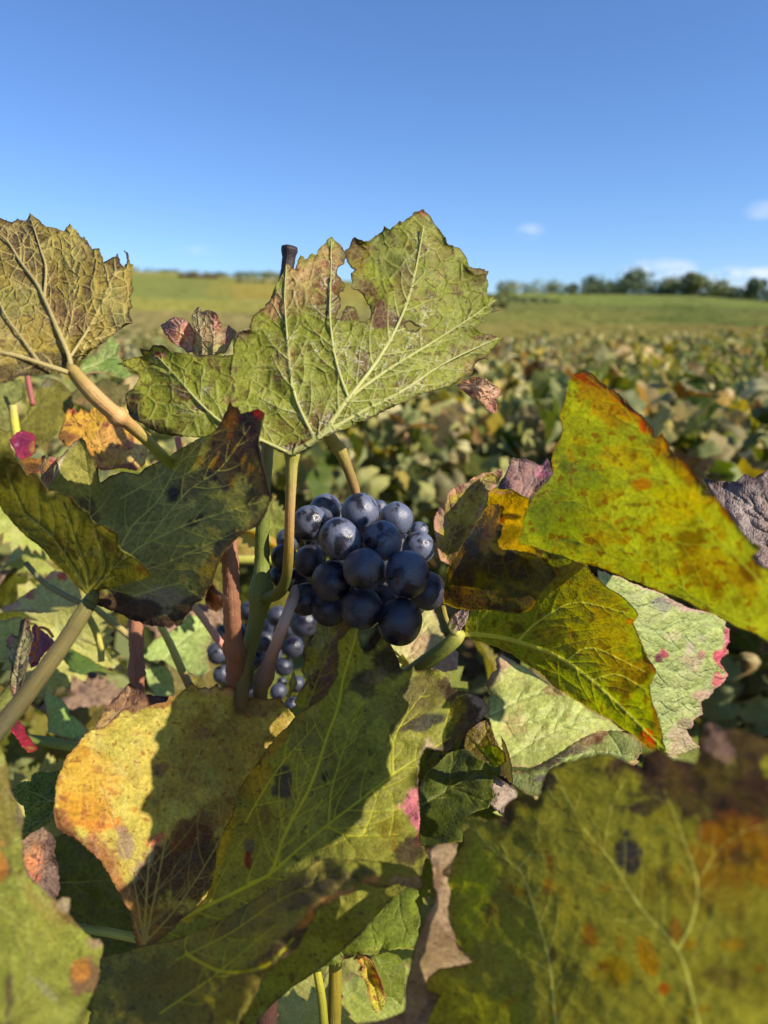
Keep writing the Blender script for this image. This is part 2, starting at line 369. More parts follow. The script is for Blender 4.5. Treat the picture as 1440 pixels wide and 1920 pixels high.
def stem(name, pts, mat, parent, cols=None, step=6, n=14, rough=.02, seed=1, label=None, flute=.0, nodes=()):
    """pts: (px, py, depth, radius px); cols: albedo along the stem"""
    sp = spline(pts, step); rng = np.random.default_rng(seed)
    P = unproj(sp[:, 0], sp[:, 1], sp[:, 2]); R = np.maximum(sp[:, 3], .3)*sp[:, 2]/F
    for (x, y, w, amt) in nodes: R = R*(1+amt*np.exp(-(((sp[:, 0]-x)**2+(sp[:, 1]-y)**2)/w**2)))
    R = R*(1+.05*(vnoise(np.arange(len(R))*.25, np.zeros(len(R)), seed)-.5))
    V, T, U = tube_np(P, R, n, rng, rough, flute=flute)
    cols = [lin(c) for c in (cols or [(150, 130, 70)])]; tt = np.linspace(0, len(cols)-1, len(P)); ci = np.minimum(tt.astype(int), max(0, len(cols)-2)); fr = (tt-ci)[:, None]
    ca = np.array(cols)[ci]*(1-fr)+np.array(cols)[np.minimum(ci+1, len(cols)-1)]*fr
    col = np.repeat(ca, n, 0); col = np.vstack([col, ca[:1], ca[-1:]])
    o = mesh_np(name, V, T, mat, parent, attrs={'tint': col}, uv=U)
    if label: o['label'] = label
    return o
def stem_mat(name, stripe=.25, spk=(50, 35, 20), samt=.2, rough=.5, sc=1., trans=0.):
    m, t = new_mat(name); uv = N(t, 'ShaderNodeUVMap').outputs[0]
    mp = N(t, 'ShaderNodeMapping'); mp.inputs['Scale'].default_value = (26*sc, 3*sc, 1); L(t, uv, mp.inputs[0])
    n1 = noise(t, mp.outputs[0], 1.0, 5, .6); tcn = N(t, 'ShaderNodeTexCoord'); n2 = noise(t, tcn.outputs['Object'], 1100, 3, .6); n3 = noise(t, tcn.outputs['Object'], 120, 4, .6)
    c = attr(t, 'tint').outputs[0]
    g = N(t, 'ShaderNodeCombineColor'); gg = M(t, 'ADD', M(t, 'MULTIPLY', n1, stripe*2), M(t, 'ADD', M(t, 'MULTIPLY', n3, .5), .75-stripe))
    for i in range(3): L(t, gg, g.inputs[i])
    c = mixc(t, 1., c, g.outputs[0], 'MULTIPLY'); c = mixc(t, M(t, 'MULTIPLY', ramp01(t, n2, .62, .70), samt), c, lin4(spk))
    bp = N(t, 'ShaderNodeBump'); bp.inputs['Distance'].default_value = .0005; bp.inputs['Strength'].default_value = .8; L(t, M(t, 'ADD', n1, M(t, 'MULTIPLY', n2, .4)), bp.inputs['Height'])
    pb = N(t, 'ShaderNodeBsdfPrincipled'); L(t, c, pb.inputs['Base Color']); pb.inputs['Roughness'].default_value = rough; pb.inputs['Specular IOR Level'].default_value = .3; L(t, bp.outputs[0], pb.inputs['Normal'])
    o = N(t, 'ShaderNodeOutputMaterial'); L(t, pb.outputs[0], o.inputs[0]); return m

# ------------------------------------------------------------------ terrain
def ridge_slope(az):   # height of the ridge over its distance, by azimuth (x / y)
    return np.interp(az, [-3, -.9, -.34, -.15, .05, .14, .25, .40, .52, .9, 3], [.055, .072, .0735, .069, .062, .050, .0475, .044, .034, .028, .02])
RR = 260.0
def ground_z(x, y):
    x = np.asarray(x, float); y = np.asarray(y, float); r = np.hypot(x, y); az = np.where(y > .1, x/np.maximum(y, .1), np.sign(x)*3)
    t = np.clip((r-16)/(RR-16), 0, 1.0); z = ridge_slope(np.clip(az, -3, 3))*RR*np.where(y > 0, 1, 0)*t**1.25*sstep(0, 30, y)
    z = z+np.where(r > RR, -(r-RR)*.012, 0)*np.where(y > 0, 1, 0)
    return z+.25*(fbm(x/9, y/9, 3)-.5)*sstep(20, 60, r)
def terrain():
    rs = np.r_[0.02, .3, .6, 1, 1.5, 2, 3, 4, 5.5, 7, 9, 12, 16, 20, 26, 34, 44, 56, 70, 86, 104, 124, 146, 170, 196, 224, 250, 260, 275, 300, 350, 450, 700, 1200, 2500, 5000]
    na = 240; a = np.linspace(0, 2*math.pi, na, endpoint=False); Rg, Ag = np.meshgrid(rs, a, indexing='ij'); x = Rg*np.sin(Ag); y = Rg*np.cos(Ag); z = ground_z(x, y)
    V = np.c_[x.ravel(), y.ravel(), z.ravel()]; T = []
    for i in range(len(rs)-1):
        for j in range(na):
            k = (j+1) % na; T.append((i*na+j, (i+1)*na+j, (i+1)*na+k, i*na+k))
    T = np.array(T)[:, ::-1]
    m, t = new_mat('ground_soil'); co = N(t, 'ShaderNodeTexCoord').outputs['Object']
    n1 = noise(t, co, 3, 8, .65); n2 = noise(t, co, 40, 6, .6); n3 = noise(t, co, .05, 5, .6)
    soil = mixc(t, ramp01(t, n2, .35, .7), lin4((70, 58, 42)), lin4((140, 118, 88))); grass = mixc(t, ramp01(t, n1, .3, .7), lin4((92, 98, 50)), lin4((140, 134, 80)))
    grass = mixc(t, ramp01(t, n3, .42, .62), grass, lin4((150, 138, 78)))
    ln = N(t, 'ShaderNodeVectorMath', operation='LENGTH'); L(t, co, ln.inputs[0])
    c = mixc(t, ramp01(t, ln.outputs['Value'], 12, 24), soil, grass)
    pb = N(t, 'ShaderNodeBsdfPrincipled'); L(t, c, pb.inputs['Base Color']); pb.inputs['Roughness'].default_value = .95; pb.inputs['Specular IOR Level'].default_value = .1
    bp = N(t, 'ShaderNodeBump'); bp.inputs['Distance'].default_value = .02; L(t, n2, bp.inputs['Height']); L(t, bp.outputs[0], pb.inputs['Normal'])
    o = N(t, 'ShaderNodeOutputMaterial'); L(t, pb.outputs[0], o.inputs[0])
    g = mesh_np('ground', V, T, m); tag(g, kind='structure')
terrain()

# vineyard plots on the hillside: strips of trimmed vines, one object per plot
def rough_mat(name, c1, c2, sc=2., c3=None):
    m, t = new_mat(name); co = N(t, 'ShaderNodeTexCoord').outputs['Object']
    n1 = noise(t, co, sc, 5, .65); n2 = noise(t, co, .07, 4, .6); c = mixc(t, ramp01(t, n1, .3, .7), lin4(c1), lin4(c2))
    if c3: c = mixc(t, ramp01(t, n2, .45, .65), c, lin4(c3))
    pb = N(t, 'ShaderNodeBsdfPrincipled'); L(t, c, pb.inputs['Base Color']); pb.inputs['Roughness'].default_value = .9; pb.inputs['Specular IOR Level'].default_value = .1
    o = N(t, 'ShaderNodeOutputMaterial'); L(t, pb.outputs[0], o.inputs[0]); return m
def plot(a0, a1, r0, r1, c1, c2, c3=None, ang=0.0, seed=0, h=.7, gap=1.1, wob=.0):
    """rows running across the slope between azimuths a0..a1 and ranges r0..r1"""
    rng = np.random.default_rng(seed); V = []; T = []; o = 0
    r = r0
    while r < r1:
        x0 = a0*r*.985; x1 = a1*r*.985; st = max(.5, r*.009); xs = np.arange(x0, x1, st); n = len(xs)
        if n > 2:
            ys = np.sqrt(np.maximum(r*r-xs*xs, (r*.5)**2))+ (xs-x0)*math.tan(ang); zz = ground_z(xs, ys); hh = h*rng.uniform(.9, 1.1, n); ww = .34*rng.uniform(.9, 1.1, n)
            sec = np.stack([np.c_[xs, ys-ww, zz], np.c_[xs+rng.normal(0, .1, n), ys-ww*.7, zz+hh*.8], np.c_[xs, ys+rng.normal(0, .1, n), zz+hh], np.c_[xs, ys+ww*.7, zz+hh*.75], np.c_[xs, ys+ww, zz]], 1)
            V.append(sec.reshape(-1, 3))
            i = np.arange(n-1)[:, None]*5+np.arange(4)[None]+o; T.append(np.stack([i, i+5, i+6, i+1], 2).reshape(-1, 4)); o += n*5
        r += gap*(1+max(0, r-60)/110)
    ob = mesh_np('vineyard_rows', np.vstack(V), np.vstack(T), rough_mat('vineyard_rows', c1, c2, 1.6, c3), smooth=False); tag(ob, kind='stuff')
plot(-1.0, -.02, 9.5, 50, (86, 84, 46), (140, 128, 80), (120, 110, 64), seed=1)
plot(-.02, 1.0, 9.5, 42, (104, 102, 48), (134, 124, 66), (116, 104, 54), seed=2)
plot(-1.0, -.18, 52, 78, (112, 112, 50), (136, 132, 66), seed=3)
plot(-1.0, -.195, 80, 215, (88, 98, 50), (124, 124, 66), (108, 116, 58), seed=4)
plot(-.20, -.02, 56, 88, (112, 114, 54), (140, 132, 70), seed=5)
plot(-.225, .03, 90, 190, (122, 114, 52), (142, 132, 66), (128, 114, 54), seed=6)
plot(-.12, .06, 195, 240, (92, 100, 52), (120, 120, 70), seed=7)
plot(.02, 1.0, 44, 75, (106, 110, 52), (124, 120, 62), (92, 102, 48), seed=8)
plot(.16, 1.0, 77, 120, (98, 106, 52), (118, 114, 62), (84, 98, 46), seed=9)
plot(.15, 1.0, 122, 246, (96, 112, 54), (126, 134, 66), (114, 118, 62), seed=10)
plot(-.9, -.25, 218, 252, (110, 112, 60), (138, 130, 76), seed=11)

# ------------------------------------------------------------------ trees on the ridge
TREE_M = [rough_mat('tree_leaves_dark', (76, 92, 66), (112, 124, 86), 1.2), rough_mat('tree_leaves_olive', (108, 116, 72), (144, 148, 94), 1.2), rough_mat('tree_leaves_mid', (92, 106, 70), (128, 136, 88), 1.2), rough_mat('bush_leaves_brown', (84, 66, 50), (120, 96, 70), 1.2)]
BARK = rough_mat('bark', (60, 50, 40), (96, 82, 66), 6)
def tree(x, y, h, w, mi, label, group, name='tree', seed=0, lobes=7, base=.1, cat='tree', nleaf=700):
    rng = np.random.default_rng(seed); z0 = float(ground_z(x, y))-.1
    root = empty(name, (x, y, z0), label, cat, group)
    L_ = []
    for k in range(lobes):
        a = rng.uniform(0, 2*math.pi); q = rng.uniform(0, .62); zz = rng.uniform(base+.16, .86)
        rr = w*.5*rng.uniform(.38, .62)*(1-.35*abs(zz-.5)); L_.append((math.cos(a)*w*.5*q, math.sin(a)*w*.5*q, h*zz, rr, rr*rng.uniform(.7, 1.05)))
    per = nleaf//lobes; V = []; 
    for (lx, ly, lz, r, rz) in L_:
        d = rng.normal(size=(per, 3)); d /= np.linalg.norm(d, axis=1)[:, None]; q = rng.uniform(.62, 1.06, per)[:, None]
        c = np.array([lx, ly, min(lz, h-rz*.8)])+d*q*np.array([r, r, rz]); s = rng.uniform(.35, .85, per)*max(.5, min(1.1, h/9))
        n = d+rng.normal(0, .6, (per, 3)); n /= np.linalg.norm(n, axis=1)[:, None]; u = np.cross(n, rng.normal(size=(per, 3))); u /= np.linalg.norm(u, axis=1)[:, None]; v = np.cross(n, u)
        q4 = np.stack([c-u*s[:, None], c+v*s[:, None]*.8, c+u*s[:, None]*1.1, c-v*s[:, None]*.7], 1); V.append(q4.reshape(-1, 3))
    V = np.vstack(V)+np.array([x, y, z0]); T = np.arange(len(V)).reshape(-1, 4)
    mesh_np('crown', V, T, TREE_M[mi], root, smooth=False)
    tp = np.array([[0, 0, -.2], [.05, .02, h*.3], [rng.normal(0, .1), rng.normal(0, .1), h*.7]])+np.array([x, y, z0]); v, t_, u = tube_np(tp, np.array([.035, .026, .01])*h*.6, 8); mesh_np('trunk', v, t_, BARK, root)
    for k in range(3):
        a = rng.uniform(0, 6.28); e = np.array([math.cos(a)*w*.3, math.sin(a)*w*.3, h*.66]); b0 = np.array([.03, .02, h*.3]); v, t_, u = tube_np(np.array([b0, (b0+e)/2+[0, 0, h*.05], e])+np.array([x, y, z0]), np.array([.014, .01, .004])*h*.6, 6); mesh_np('limb', v, t_, BARK, root)
    return root
def ridge_tree(px, hpx, wpx, mi, label, group, seed, r=248., base=.05, lobes=7, name='tree', cat='tree', nleaf=700):
    d = pix_dir(px, 540); az = d[0]/d[1]; y = r/math.hypot(1, az); x = az*y; ds = math.hypot(x, y)
    tree(x, y, hpx/F*ds*.80, wpx/F*ds, mi, label, group, name, seed, lobes, base, cat, nleaf)
RT = [(1186, 56, 100, 0, 'tallest broad dark tree on the right hand ridge beside the cloud'), (1118, 42, 70, 0, 'rounded dark green tree left of the tallest ridge tree'),
      (1073, 26, 26, 0, 'small lone dark tree standing in the gap of the ridge line'), (1034, 32, 56, 1, 'rounded olive tree just left of the gap in the ridge trees'),
      (1252, 42, 62, 1, 'olive green tree directly right of the tallest ridge tree'), (1306, 52, 54, 1, 'pale olive tree with a double top on the right ridge'), (1345, 40, 58, 1, 'lower olive tree right of the double topped ridge tree'),
      (1414, 54, 36, 0, 'lone dark tree rising above the hedge at the right edge of the ridge'), (1384, 30, 60, 2, 'low bushy tree in the ridge hedge left of the lone right tree'), (985, 28, 76, 1, 'broad olive tree on the ridge right of the big upturned leaf'),
      (948, 28, 66, 1, 'mid green tree on the ridge touching the big upturned leaf'), (1460, 34, 60, 2, 'low green tree cut by the right edge of the ridge'), (1152, 34, 50, 2, 'shorter green tree squeezed between the two dark ridge trees'), (1280, 32, 50, 2, 'short green tree below the double topped ridge tree')]
for i, (px, hp, wp, mi, lb) in enumerate(RT): ridge_tree(px, hp, wp, mi, lb, None, 40+i, r=250 if px < 1200 else 240-(px-1200)*.05)
for i in range(18):
    ridge_tree(1075+i*23+random.uniform(-6, 6), random.uniform(26, 36), random.uniform(54, 70), random.choice([0, 0, 2]), 'low dark hedge bush beneath the ridge trees', 'hedge bushes along the right ridge', 70+i, r=240, lobes=4, name='bush', cat='bush', nleaf=340)
for i in range(16):
    px = 235+i*21+random.uniform(-6, 6); hp = random.uniform(8, 12) if px < 430 else random.uniform(11, 17)
    ridge_tree(px, hp, random.uniform(40, 60), random.choice([0, 2, 2, 1]), 'small distant tree on the left hand skyline', 'trees along the left skyline', 100+i, r=262, lobes=5, nleaf=320)
for i in range(5):
    ridge_tree(345+i*14, random.uniform(13, 16), 24, 3, 'brown bush in the dark patch on the left hillside', 'brown bushes on the left hillside', 130+i, r=205, lobes=3, name='bush', cat='bush', nleaf=220)
for i in range(5):
    ridge_tree(452+i*15, random.uniform(11, 15), 22, 0, 'dark bush in a short row on the left hillside', 'dark bushes on the left hillside', 140+i, r=180, lobes=3, name='bush', cat='bush', nleaf=220)
for i in range(12):
    ridge_tree(925+i*13, 31-i*2.0, 48-i*1.2, 2 if i % 2 else 1, 'grey green bush in the sloping hedge between the right hand fields', 'bushes of the sloping hedge', 150+i, r=118+i*1.5, lobes=4, name='bush', cat='bush', nleaf=260)

# ------------------------------------------------------------------ generic vine leaf (for leaves that are not traced singly)
def gen_leaf(name, seed, rings=3, segs=24, size=.11, fold=.5, curl=.3, dry=0.):
    rng = np.random.default_rng(seed); th = np.arange(segs)/segs*2*math.pi
    lob = [(0, 1.0, .50), (math.radians(58), .90, .46), (-math.radians(58), .90, .46), (math.radians(118), .76, .50), (-math.radians(118), .76, .50)]
    r = np.full(segs, .76)
    for a, hgt, w in lob:
        d = np.abs((th-a+math.pi) % (2*math.pi)-math.pi); r = np.maximum(r, hgt*np.exp(-(d/w)**2*.55)*(1-.18*d/w*(d < w)))
    d = np.abs(th-math.pi); r = r*(1-.75*np.exp(-(d/.22)**2))
    r = r*(1+(.075 if segs > 30 else .05)*np.where(np.arange(segs) % 2 == 0, 1, -1))*rng.uniform(.93, 1.07, segs)
    V = [(0, 0, 0)]; ed = [40.]
    for i in range(1, rings+1):
        f = i/rings
        for k in range(segs): V.append((math.sin(th[k])*r[k]*f, math.cos(th[k])*r[k]*f, 0)); ed.append((1-f)*60)
    V = np.array(V); flat = V.copy(); rr = np.hypot(V[:, 0], V[:, 1])
    z = fold*np.abs(V[:, 0])*.7 - curl*rr**2*rng.uniform(.4, 1) + .14*(1+dry)*(fbm(V[:, 0]*2.6+seed, V[:, 1]*2.6, seed, 3)-.5)*2*(.3+rr) + curl*.5*V[:, 1]**2*rng.uniform(-1, 1)
    V[:, 2] = z; V[:, 0] *= (1-.28*min(fold, 1.2)); V[:, 0] += .12*(fbm(V[:, 1]*2+seed, V[:, 0]*2, seed+3, 2)-.5)*2; V = V*size*.62
    T = [(0, 1+k, 1+(k+1) % segs) for k in range(segs)]
    for i in range(rings-1):
        for k in range(segs):
            a = 1+i*segs+k; b = 1+i*segs+(k+1) % segs; T += [(a, a+segs, b+segs), (a, b+segs, b)]
    v1 = np.full(len(V), 60.)
    for a, hgt, w in lob: v1 = np.minimum(v1, seg_dist(flat[:, :2]*220, [(0, 0), (math.sin(a)*hgt*200, math.cos(a)*hgt*200)], 3.2, .8))
    return V, np.array(T), dict(vein=v1, vein2=np.full(len(V), 60.), edge=np.array(ed)), flat[:, :2]*.22+.5
def leaf_mesh(name, V, T, at, uv, col=(120, 120, 60)):
    a = dict(at); a['tint'] = np.tile(lin(col), (len(V), 1)); o = mesh_np(name, V, T, None, attrs=a, uv=uv); me = o.data; bpy.data.objects.remove(o); return me
# colours of the rows behind: picked per object (or per leaf in a joined mass)
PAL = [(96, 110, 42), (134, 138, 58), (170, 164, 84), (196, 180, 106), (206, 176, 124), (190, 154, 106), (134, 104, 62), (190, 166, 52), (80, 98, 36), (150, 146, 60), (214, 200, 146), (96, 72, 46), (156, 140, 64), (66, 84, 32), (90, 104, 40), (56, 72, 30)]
def row_leaf_mat(name, from_attr):
    m, t = new_mat(name)
    rnd = attr(t, 'rnd').outputs['Fac'] if from_attr else N(t, 'ShaderNodeObjectInfo').outputs['Random']
    cr_ = N(t, 'ShaderNodeValToRGB'); cr_.color_ramp.interpolation = 'CONSTANT'; e = cr_.color_ramp.elements
    for i, c in enumerate(PAL):
        el = e[i] if i < 2 else e.new(i/len(PAL)); el.position = i/len(PAL); el.color = lin4(c)
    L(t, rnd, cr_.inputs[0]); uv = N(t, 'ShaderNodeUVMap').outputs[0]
    mp = N(t, 'ShaderNodeVectorMath', operation='ADD'); L(t, uv, mp.inputs[0]); cb = N(t, 'ShaderNodeCombineXYZ'); L(t, M(t, 'MULTIPLY', rnd, 37.), cb.inputs[0]); L(t, cb.outputs[0], mp.inputs[1])
    n1 = noise(t, mp.outputs[0], 9, 5, .6); n2 = noise(t, mp.outputs[0], 30, 4, .6)
    c = mixc(t, M(t, 'MULTIPLY', ramp01(t, n1, .48, .66), .35), cr_.outputs[0], lin4((150, 124, 70))); c = mixc(t, M(t, 'MULTIPLY', ramp01(t, n2, .58, .7), .3), c, lin4((96, 72, 42)))
    v1 = attr(t, 'vein').outputs['Fac']; c = mixc(t, M(t, 'MULTIPLY', M(t, 'SUBTRACT', 1.0, ramp01(t, v1, -1., 1.5)), .45), c, lin4((190, 190, 130)))
    g = N(t, 'ShaderNodeNewGeometry'); c = mixc(t, M(t, 'MULTIPLY', g.outputs['Backfacing'], .35), c, lin4((176, 180, 128)))
    pb = N(t, 'ShaderNodeBsdfPrincipled'); L(t, c, pb.inputs['Base Color']); pb.inputs['Roughness'].default_value = .55; pb.inputs['Specular IOR Level'].default_value = .15
    tb = N(t, 'ShaderNodeBsdfTranslucent'); hs = N(t, 'ShaderNodeHueSaturation'); hs.inputs['Saturation'].default_value = 1.25; hs.inputs['Value'].default_value = 1.15; L(t, c, hs.inputs['Color']); L(t, hs.outputs[0], tb.inputs[0])
    mx = N(t, 'ShaderNodeMixShader'); mx.inputs[0].default_value = .34; L(t, pb.outputs[0], mx.inputs[1]); L(t, tb.outputs[0], mx.inputs[2])
    o = N(t, 'ShaderNodeOutputMaterial'); L(t, mx.outputs[0], o.inputs[0]); return m
RLM = row_leaf_mat('row_vine_leaf', False); RLMA = row_leaf_mat('row_vine_foliage', True)
NEARV = []
for k in range(12):
    V, T, at, uv = gen_leaf('leaf', 200+k, 4, 28, .115, random.uniform(.3, 1.5), random.uniform(-.6, 1.9), 1.3*k/12); me = leaf_mesh('row_leaf', V, T, at, uv); me.materials.append(RLM); NEARV.append(me)
LOWV = [gen_leaf('leaf', 230+k, 3, 12, .115, random.uniform(.3, 1.4), random.uniform(-.6, 1.7), 1.) for k in range(8)]
WOOD = stem_mat('vine_wood', .35, (40, 28, 20), .3, .85, .6)
def rot_to(n, roll):
    n = Vector(n).normalized(); q = n.to_track_quat('Z', 'Y'); return (q.to_matrix() @ Matrix.Rotation(roll, 3, 'Z'))
def shell_pose(rng, top, half=.55, deep=False, ph=0.):
    """a spot on the hedge of one vine and the way its leaf faces: a wide leafy roof over a recessed side"""
    x = rng.uniform(-half, half); a = rng.uniform(0, 1)
    if a < (.48 if deep else .24):
        z = top*rng.uniform(.04, .92); sgn = -1 if rng.uniform() < .75 else 1; y = sgn*rng.uniform(.0, .24); n = (rng.normal(0, .6), sgn*1.0, rng.uniform(-.4, .6))
    elif a < .94:
        y = rng.uniform(-.47, .47); z = top-.08*(abs(y)/.46)**2-rng.uniform(0, 1)**1.6*.20+.17*(float(vnoise(np.array([x*3.2+ph]), np.array([y*3.2+ph*.7]), 5)[0])-.5)+rng.normal(0, .015)+(rng.uniform(0, .07) if rng.uniform() < .14 else 0); n = (rng.normal(.1, .9), rng.normal(-.3, .8), rng.uniform(-.1, 1.0))
    else:
        z = top*rng.uniform(.35, .95); y = rng.uniform(-.2, .2); n = (rng.normal(), rng.normal(), rng.normal(.4, .5))
    return np.array([x, y, z]), n
def trunk_for(root, x, y, z0, h, seed):
    rng = np.random.default_rng(seed); P = np.array([[0, 0, -.05], [.02, .01, h*.3], [-.02, .02, h*.62], [.03, 0, h]])+np.array([x, y, z0]); v, t_, u = tube_np(P, np.array([.026, .022, .024, .014]), 9, rng, .08)
    mesh_np('trunk', v, t_, WOOD, root, attrs={'tint': np.tile(lin((96, 78, 62)), (len(v), 1))}, uv=u)
    for k in (-1, 1):
        P = np.array([[.02, 0, h*.8], [.16*k, .02, h*1.05], [.42*k, .03, h*1.15]])+np.array([x, y, z0]); v, t_, u = tube_np(P, np.array([.010, .008, .005]), 7)
        mesh_np('cane', v, t_, WOOD, root, attrs={'tint': np.tile(lin((132, 90, 66)), (len(v), 1))}, uv=u)
VG = 'grapevines in the rows beyond'
def row_label(i, x, y):
    px = float(proj(np.array([x, y, .95]))[0])
    side = 'left of the frame beside the brown gold leaf' if px < 150 else 'behind the yellow speckled leaf' if px < 420 else 'straight behind the grape bunch' if px < 760 else 'behind the rolled brown flap' if px < 1060 else 'behind the tip of the glowing leaf' if px < 1330 else 'beyond the grey dry leaf at the right edge'
    if i == 0: return 'leafy vine in the nearest row behind, ' + side
    if i == 1: return 'leafy vine in the second row behind, ' + side
    if i == 2: return 'leafy vine in the third row behind, ' + side
    return ('mottled green and tan vine in a middle row of the vineyard' if i < 6 else 'small looking vine in the last rows before the hillside') + (' on the left' if px < 520 else ' in the centre' if px < 960 else ' on the right')
def row_vine(x, y, seed, single, nl, size, extra=0, row=0):
    rng = np.random.default_rng(seed); z0 = float(ground_z(x, y)); root = empty('grapevine', (x, y, z0), row_label(row, x, y), 'grapevine', VG); top = .88+.018*min(6, y)+rng.normal(0, .02)
    trunk_for(root, x, y, z0, .45, seed)
    VV = []; TT = []; o = 0; vn = []; rn = []; U = []
    for k in range(nl+extra):
        one = single and k < nl
        p, n = shell_pose(rng, top, deep=not one and single, ph=seed*1.37); R = rot_to(n, rng.uniform(0, 6.28)); s = size*(.45+1.0*rng.uniform()**1.7)
        if one:
            ob = bpy.data.objects.new('leaf', NEARV[rng.integers(len(NEARV))]); COL.objects.link(ob); ob.parent = root
            ob.matrix_local = Matrix.Translation(Vector(p)) @ R.to_4x4() @ Matrix.Scale(s, 4)
        else:
            V, T, at, uv = LOWV[rng.integers(len(LOWV))]; VV.append((V*s)@np.array(R).T+p+np.array([x, y, z0])); TT.append(T+o); o += len(V); vn.append(at['vein']); rn.append(np.full(len(V), (rng.choice([0, 8, 13, 14, 15, 15, 9, 11])+.5)/16 if (single and p[2] < top*.9) else rng.uniform())); U.append(uv)  # inner leaves: greener, and darkened in colour to deepen shade under the roof
    if VV:
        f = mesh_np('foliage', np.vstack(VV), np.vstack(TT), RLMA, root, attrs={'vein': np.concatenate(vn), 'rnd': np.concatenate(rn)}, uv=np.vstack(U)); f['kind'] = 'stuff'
ROWS = [1.86+1.0*i for i in range(9)]
sd = 1000
for i, y in enumerate(ROWS):
    half = .56*y+.75; n = int(math.ceil(half))
    for k in range(-n, n+1):
        sd += 1
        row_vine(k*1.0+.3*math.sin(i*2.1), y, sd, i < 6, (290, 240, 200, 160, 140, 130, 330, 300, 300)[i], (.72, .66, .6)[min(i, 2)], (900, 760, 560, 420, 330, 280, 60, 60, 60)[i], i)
row_vine(1.02, 1.42, 4242, True, 290, .66, 700, 0)      # a vine of the next row that leans out towards us on the right
row_vine(-1.0, 1.42, 4243, True, 200, .66, 500, 0)
# ------------------------------------------------------------------ the three foreground vines
VINE_L = empty('grapevine', (-.16, .40, 0), 'grapevine at the left with a brown gold leaf against the sky', 'grapevine', 'grapevines in the front row')
VINE_C = empty('grapevine', (.0, .40, 0), 'grapevine in the centre with the large pale upturned leaf above the grapes', 'grapevine', 'grapevines in the front row')
VINE_R = empty('grapevine', (.20, .40, 0), 'grapevine at the right with glowing yellow green leaves and a blurred dark leaf below', 'grapevine', 'grapevines in the front row')
C1 = lambda p: cr(200, 370, 1.895, p)
C2 = lambda p: cr(0, 380, 2.667, p)
CL = lambda p: cr(0, 960, 4, p)
CM = lambda p: cr(160, 980, 3.273, p)
CU = lambda p: cr(0, 640, 4.8, p)
CK = lambda p: cr(0, 900, 2.571, p)
CB = lambda p: cr(0, 1250, 2, p)
C6 = lambda p: cr(460, 1160, 2.88, p)
CF = lambda p: cr(440, 1560, 3.13, p)
C7 = lambda p: cr(660, 1350, 1.846, p)
C8 = lambda p: cr(0, 1400, 3.692, p)
C9 = lambda p: cr(780, 660, 2.182, p)
CH = lambda p: cr(800, 840, 4.571, p)
CE = lambda p: cr(1140, 1060, 4.8, p)
CP = lambda p: cr(720, 1100, 2, p)
CG = lambda p: cr(500, 780, 4, p)
CT = lambda p: cr(220, 470, 4.235, p)
def spots(f, lst):
    out = []
    for s in lst:
        q = f([(s[0], s[1])])[0]; k = f([(s[0]+1, s[1])])[0][0]-q[0]; out.append((q[0], q[1], s[2]*k, s[3]*k)+tuple(s[4:]))
    return out
def rnd_spots(n, x0, y0, x1, y1, r0, r1, cols, al, seed, st=1.6):
    g = np.random.default_rng(seed); return [(g.uniform(x0, x1), g.uniform(y0, y1), g.uniform(r0, r1)*st, g.uniform(r0, r1), cols[g.integers(len(cols))], al*g.uniform(.5, 1), g.uniform(-90, 90)) for _ in range(n)]
VM = stem_mat('leaf_vein', .15, (120, 110, 60), .2, .55, 2.)
def vein_part(leaf, pts, c0, c1, seed, name='vein', lift=.0009, f=None, ctrl=None):
    p = f(pts) if f else pts; dd = tps(ctrl)
    q = [(x, y, float(dd(np.array([[x, y]]))[0])-lift, r) for x, y, r in p]
    return stem(name, q, VM, leaf, [c0, c1], 5, 10, .04, seed)

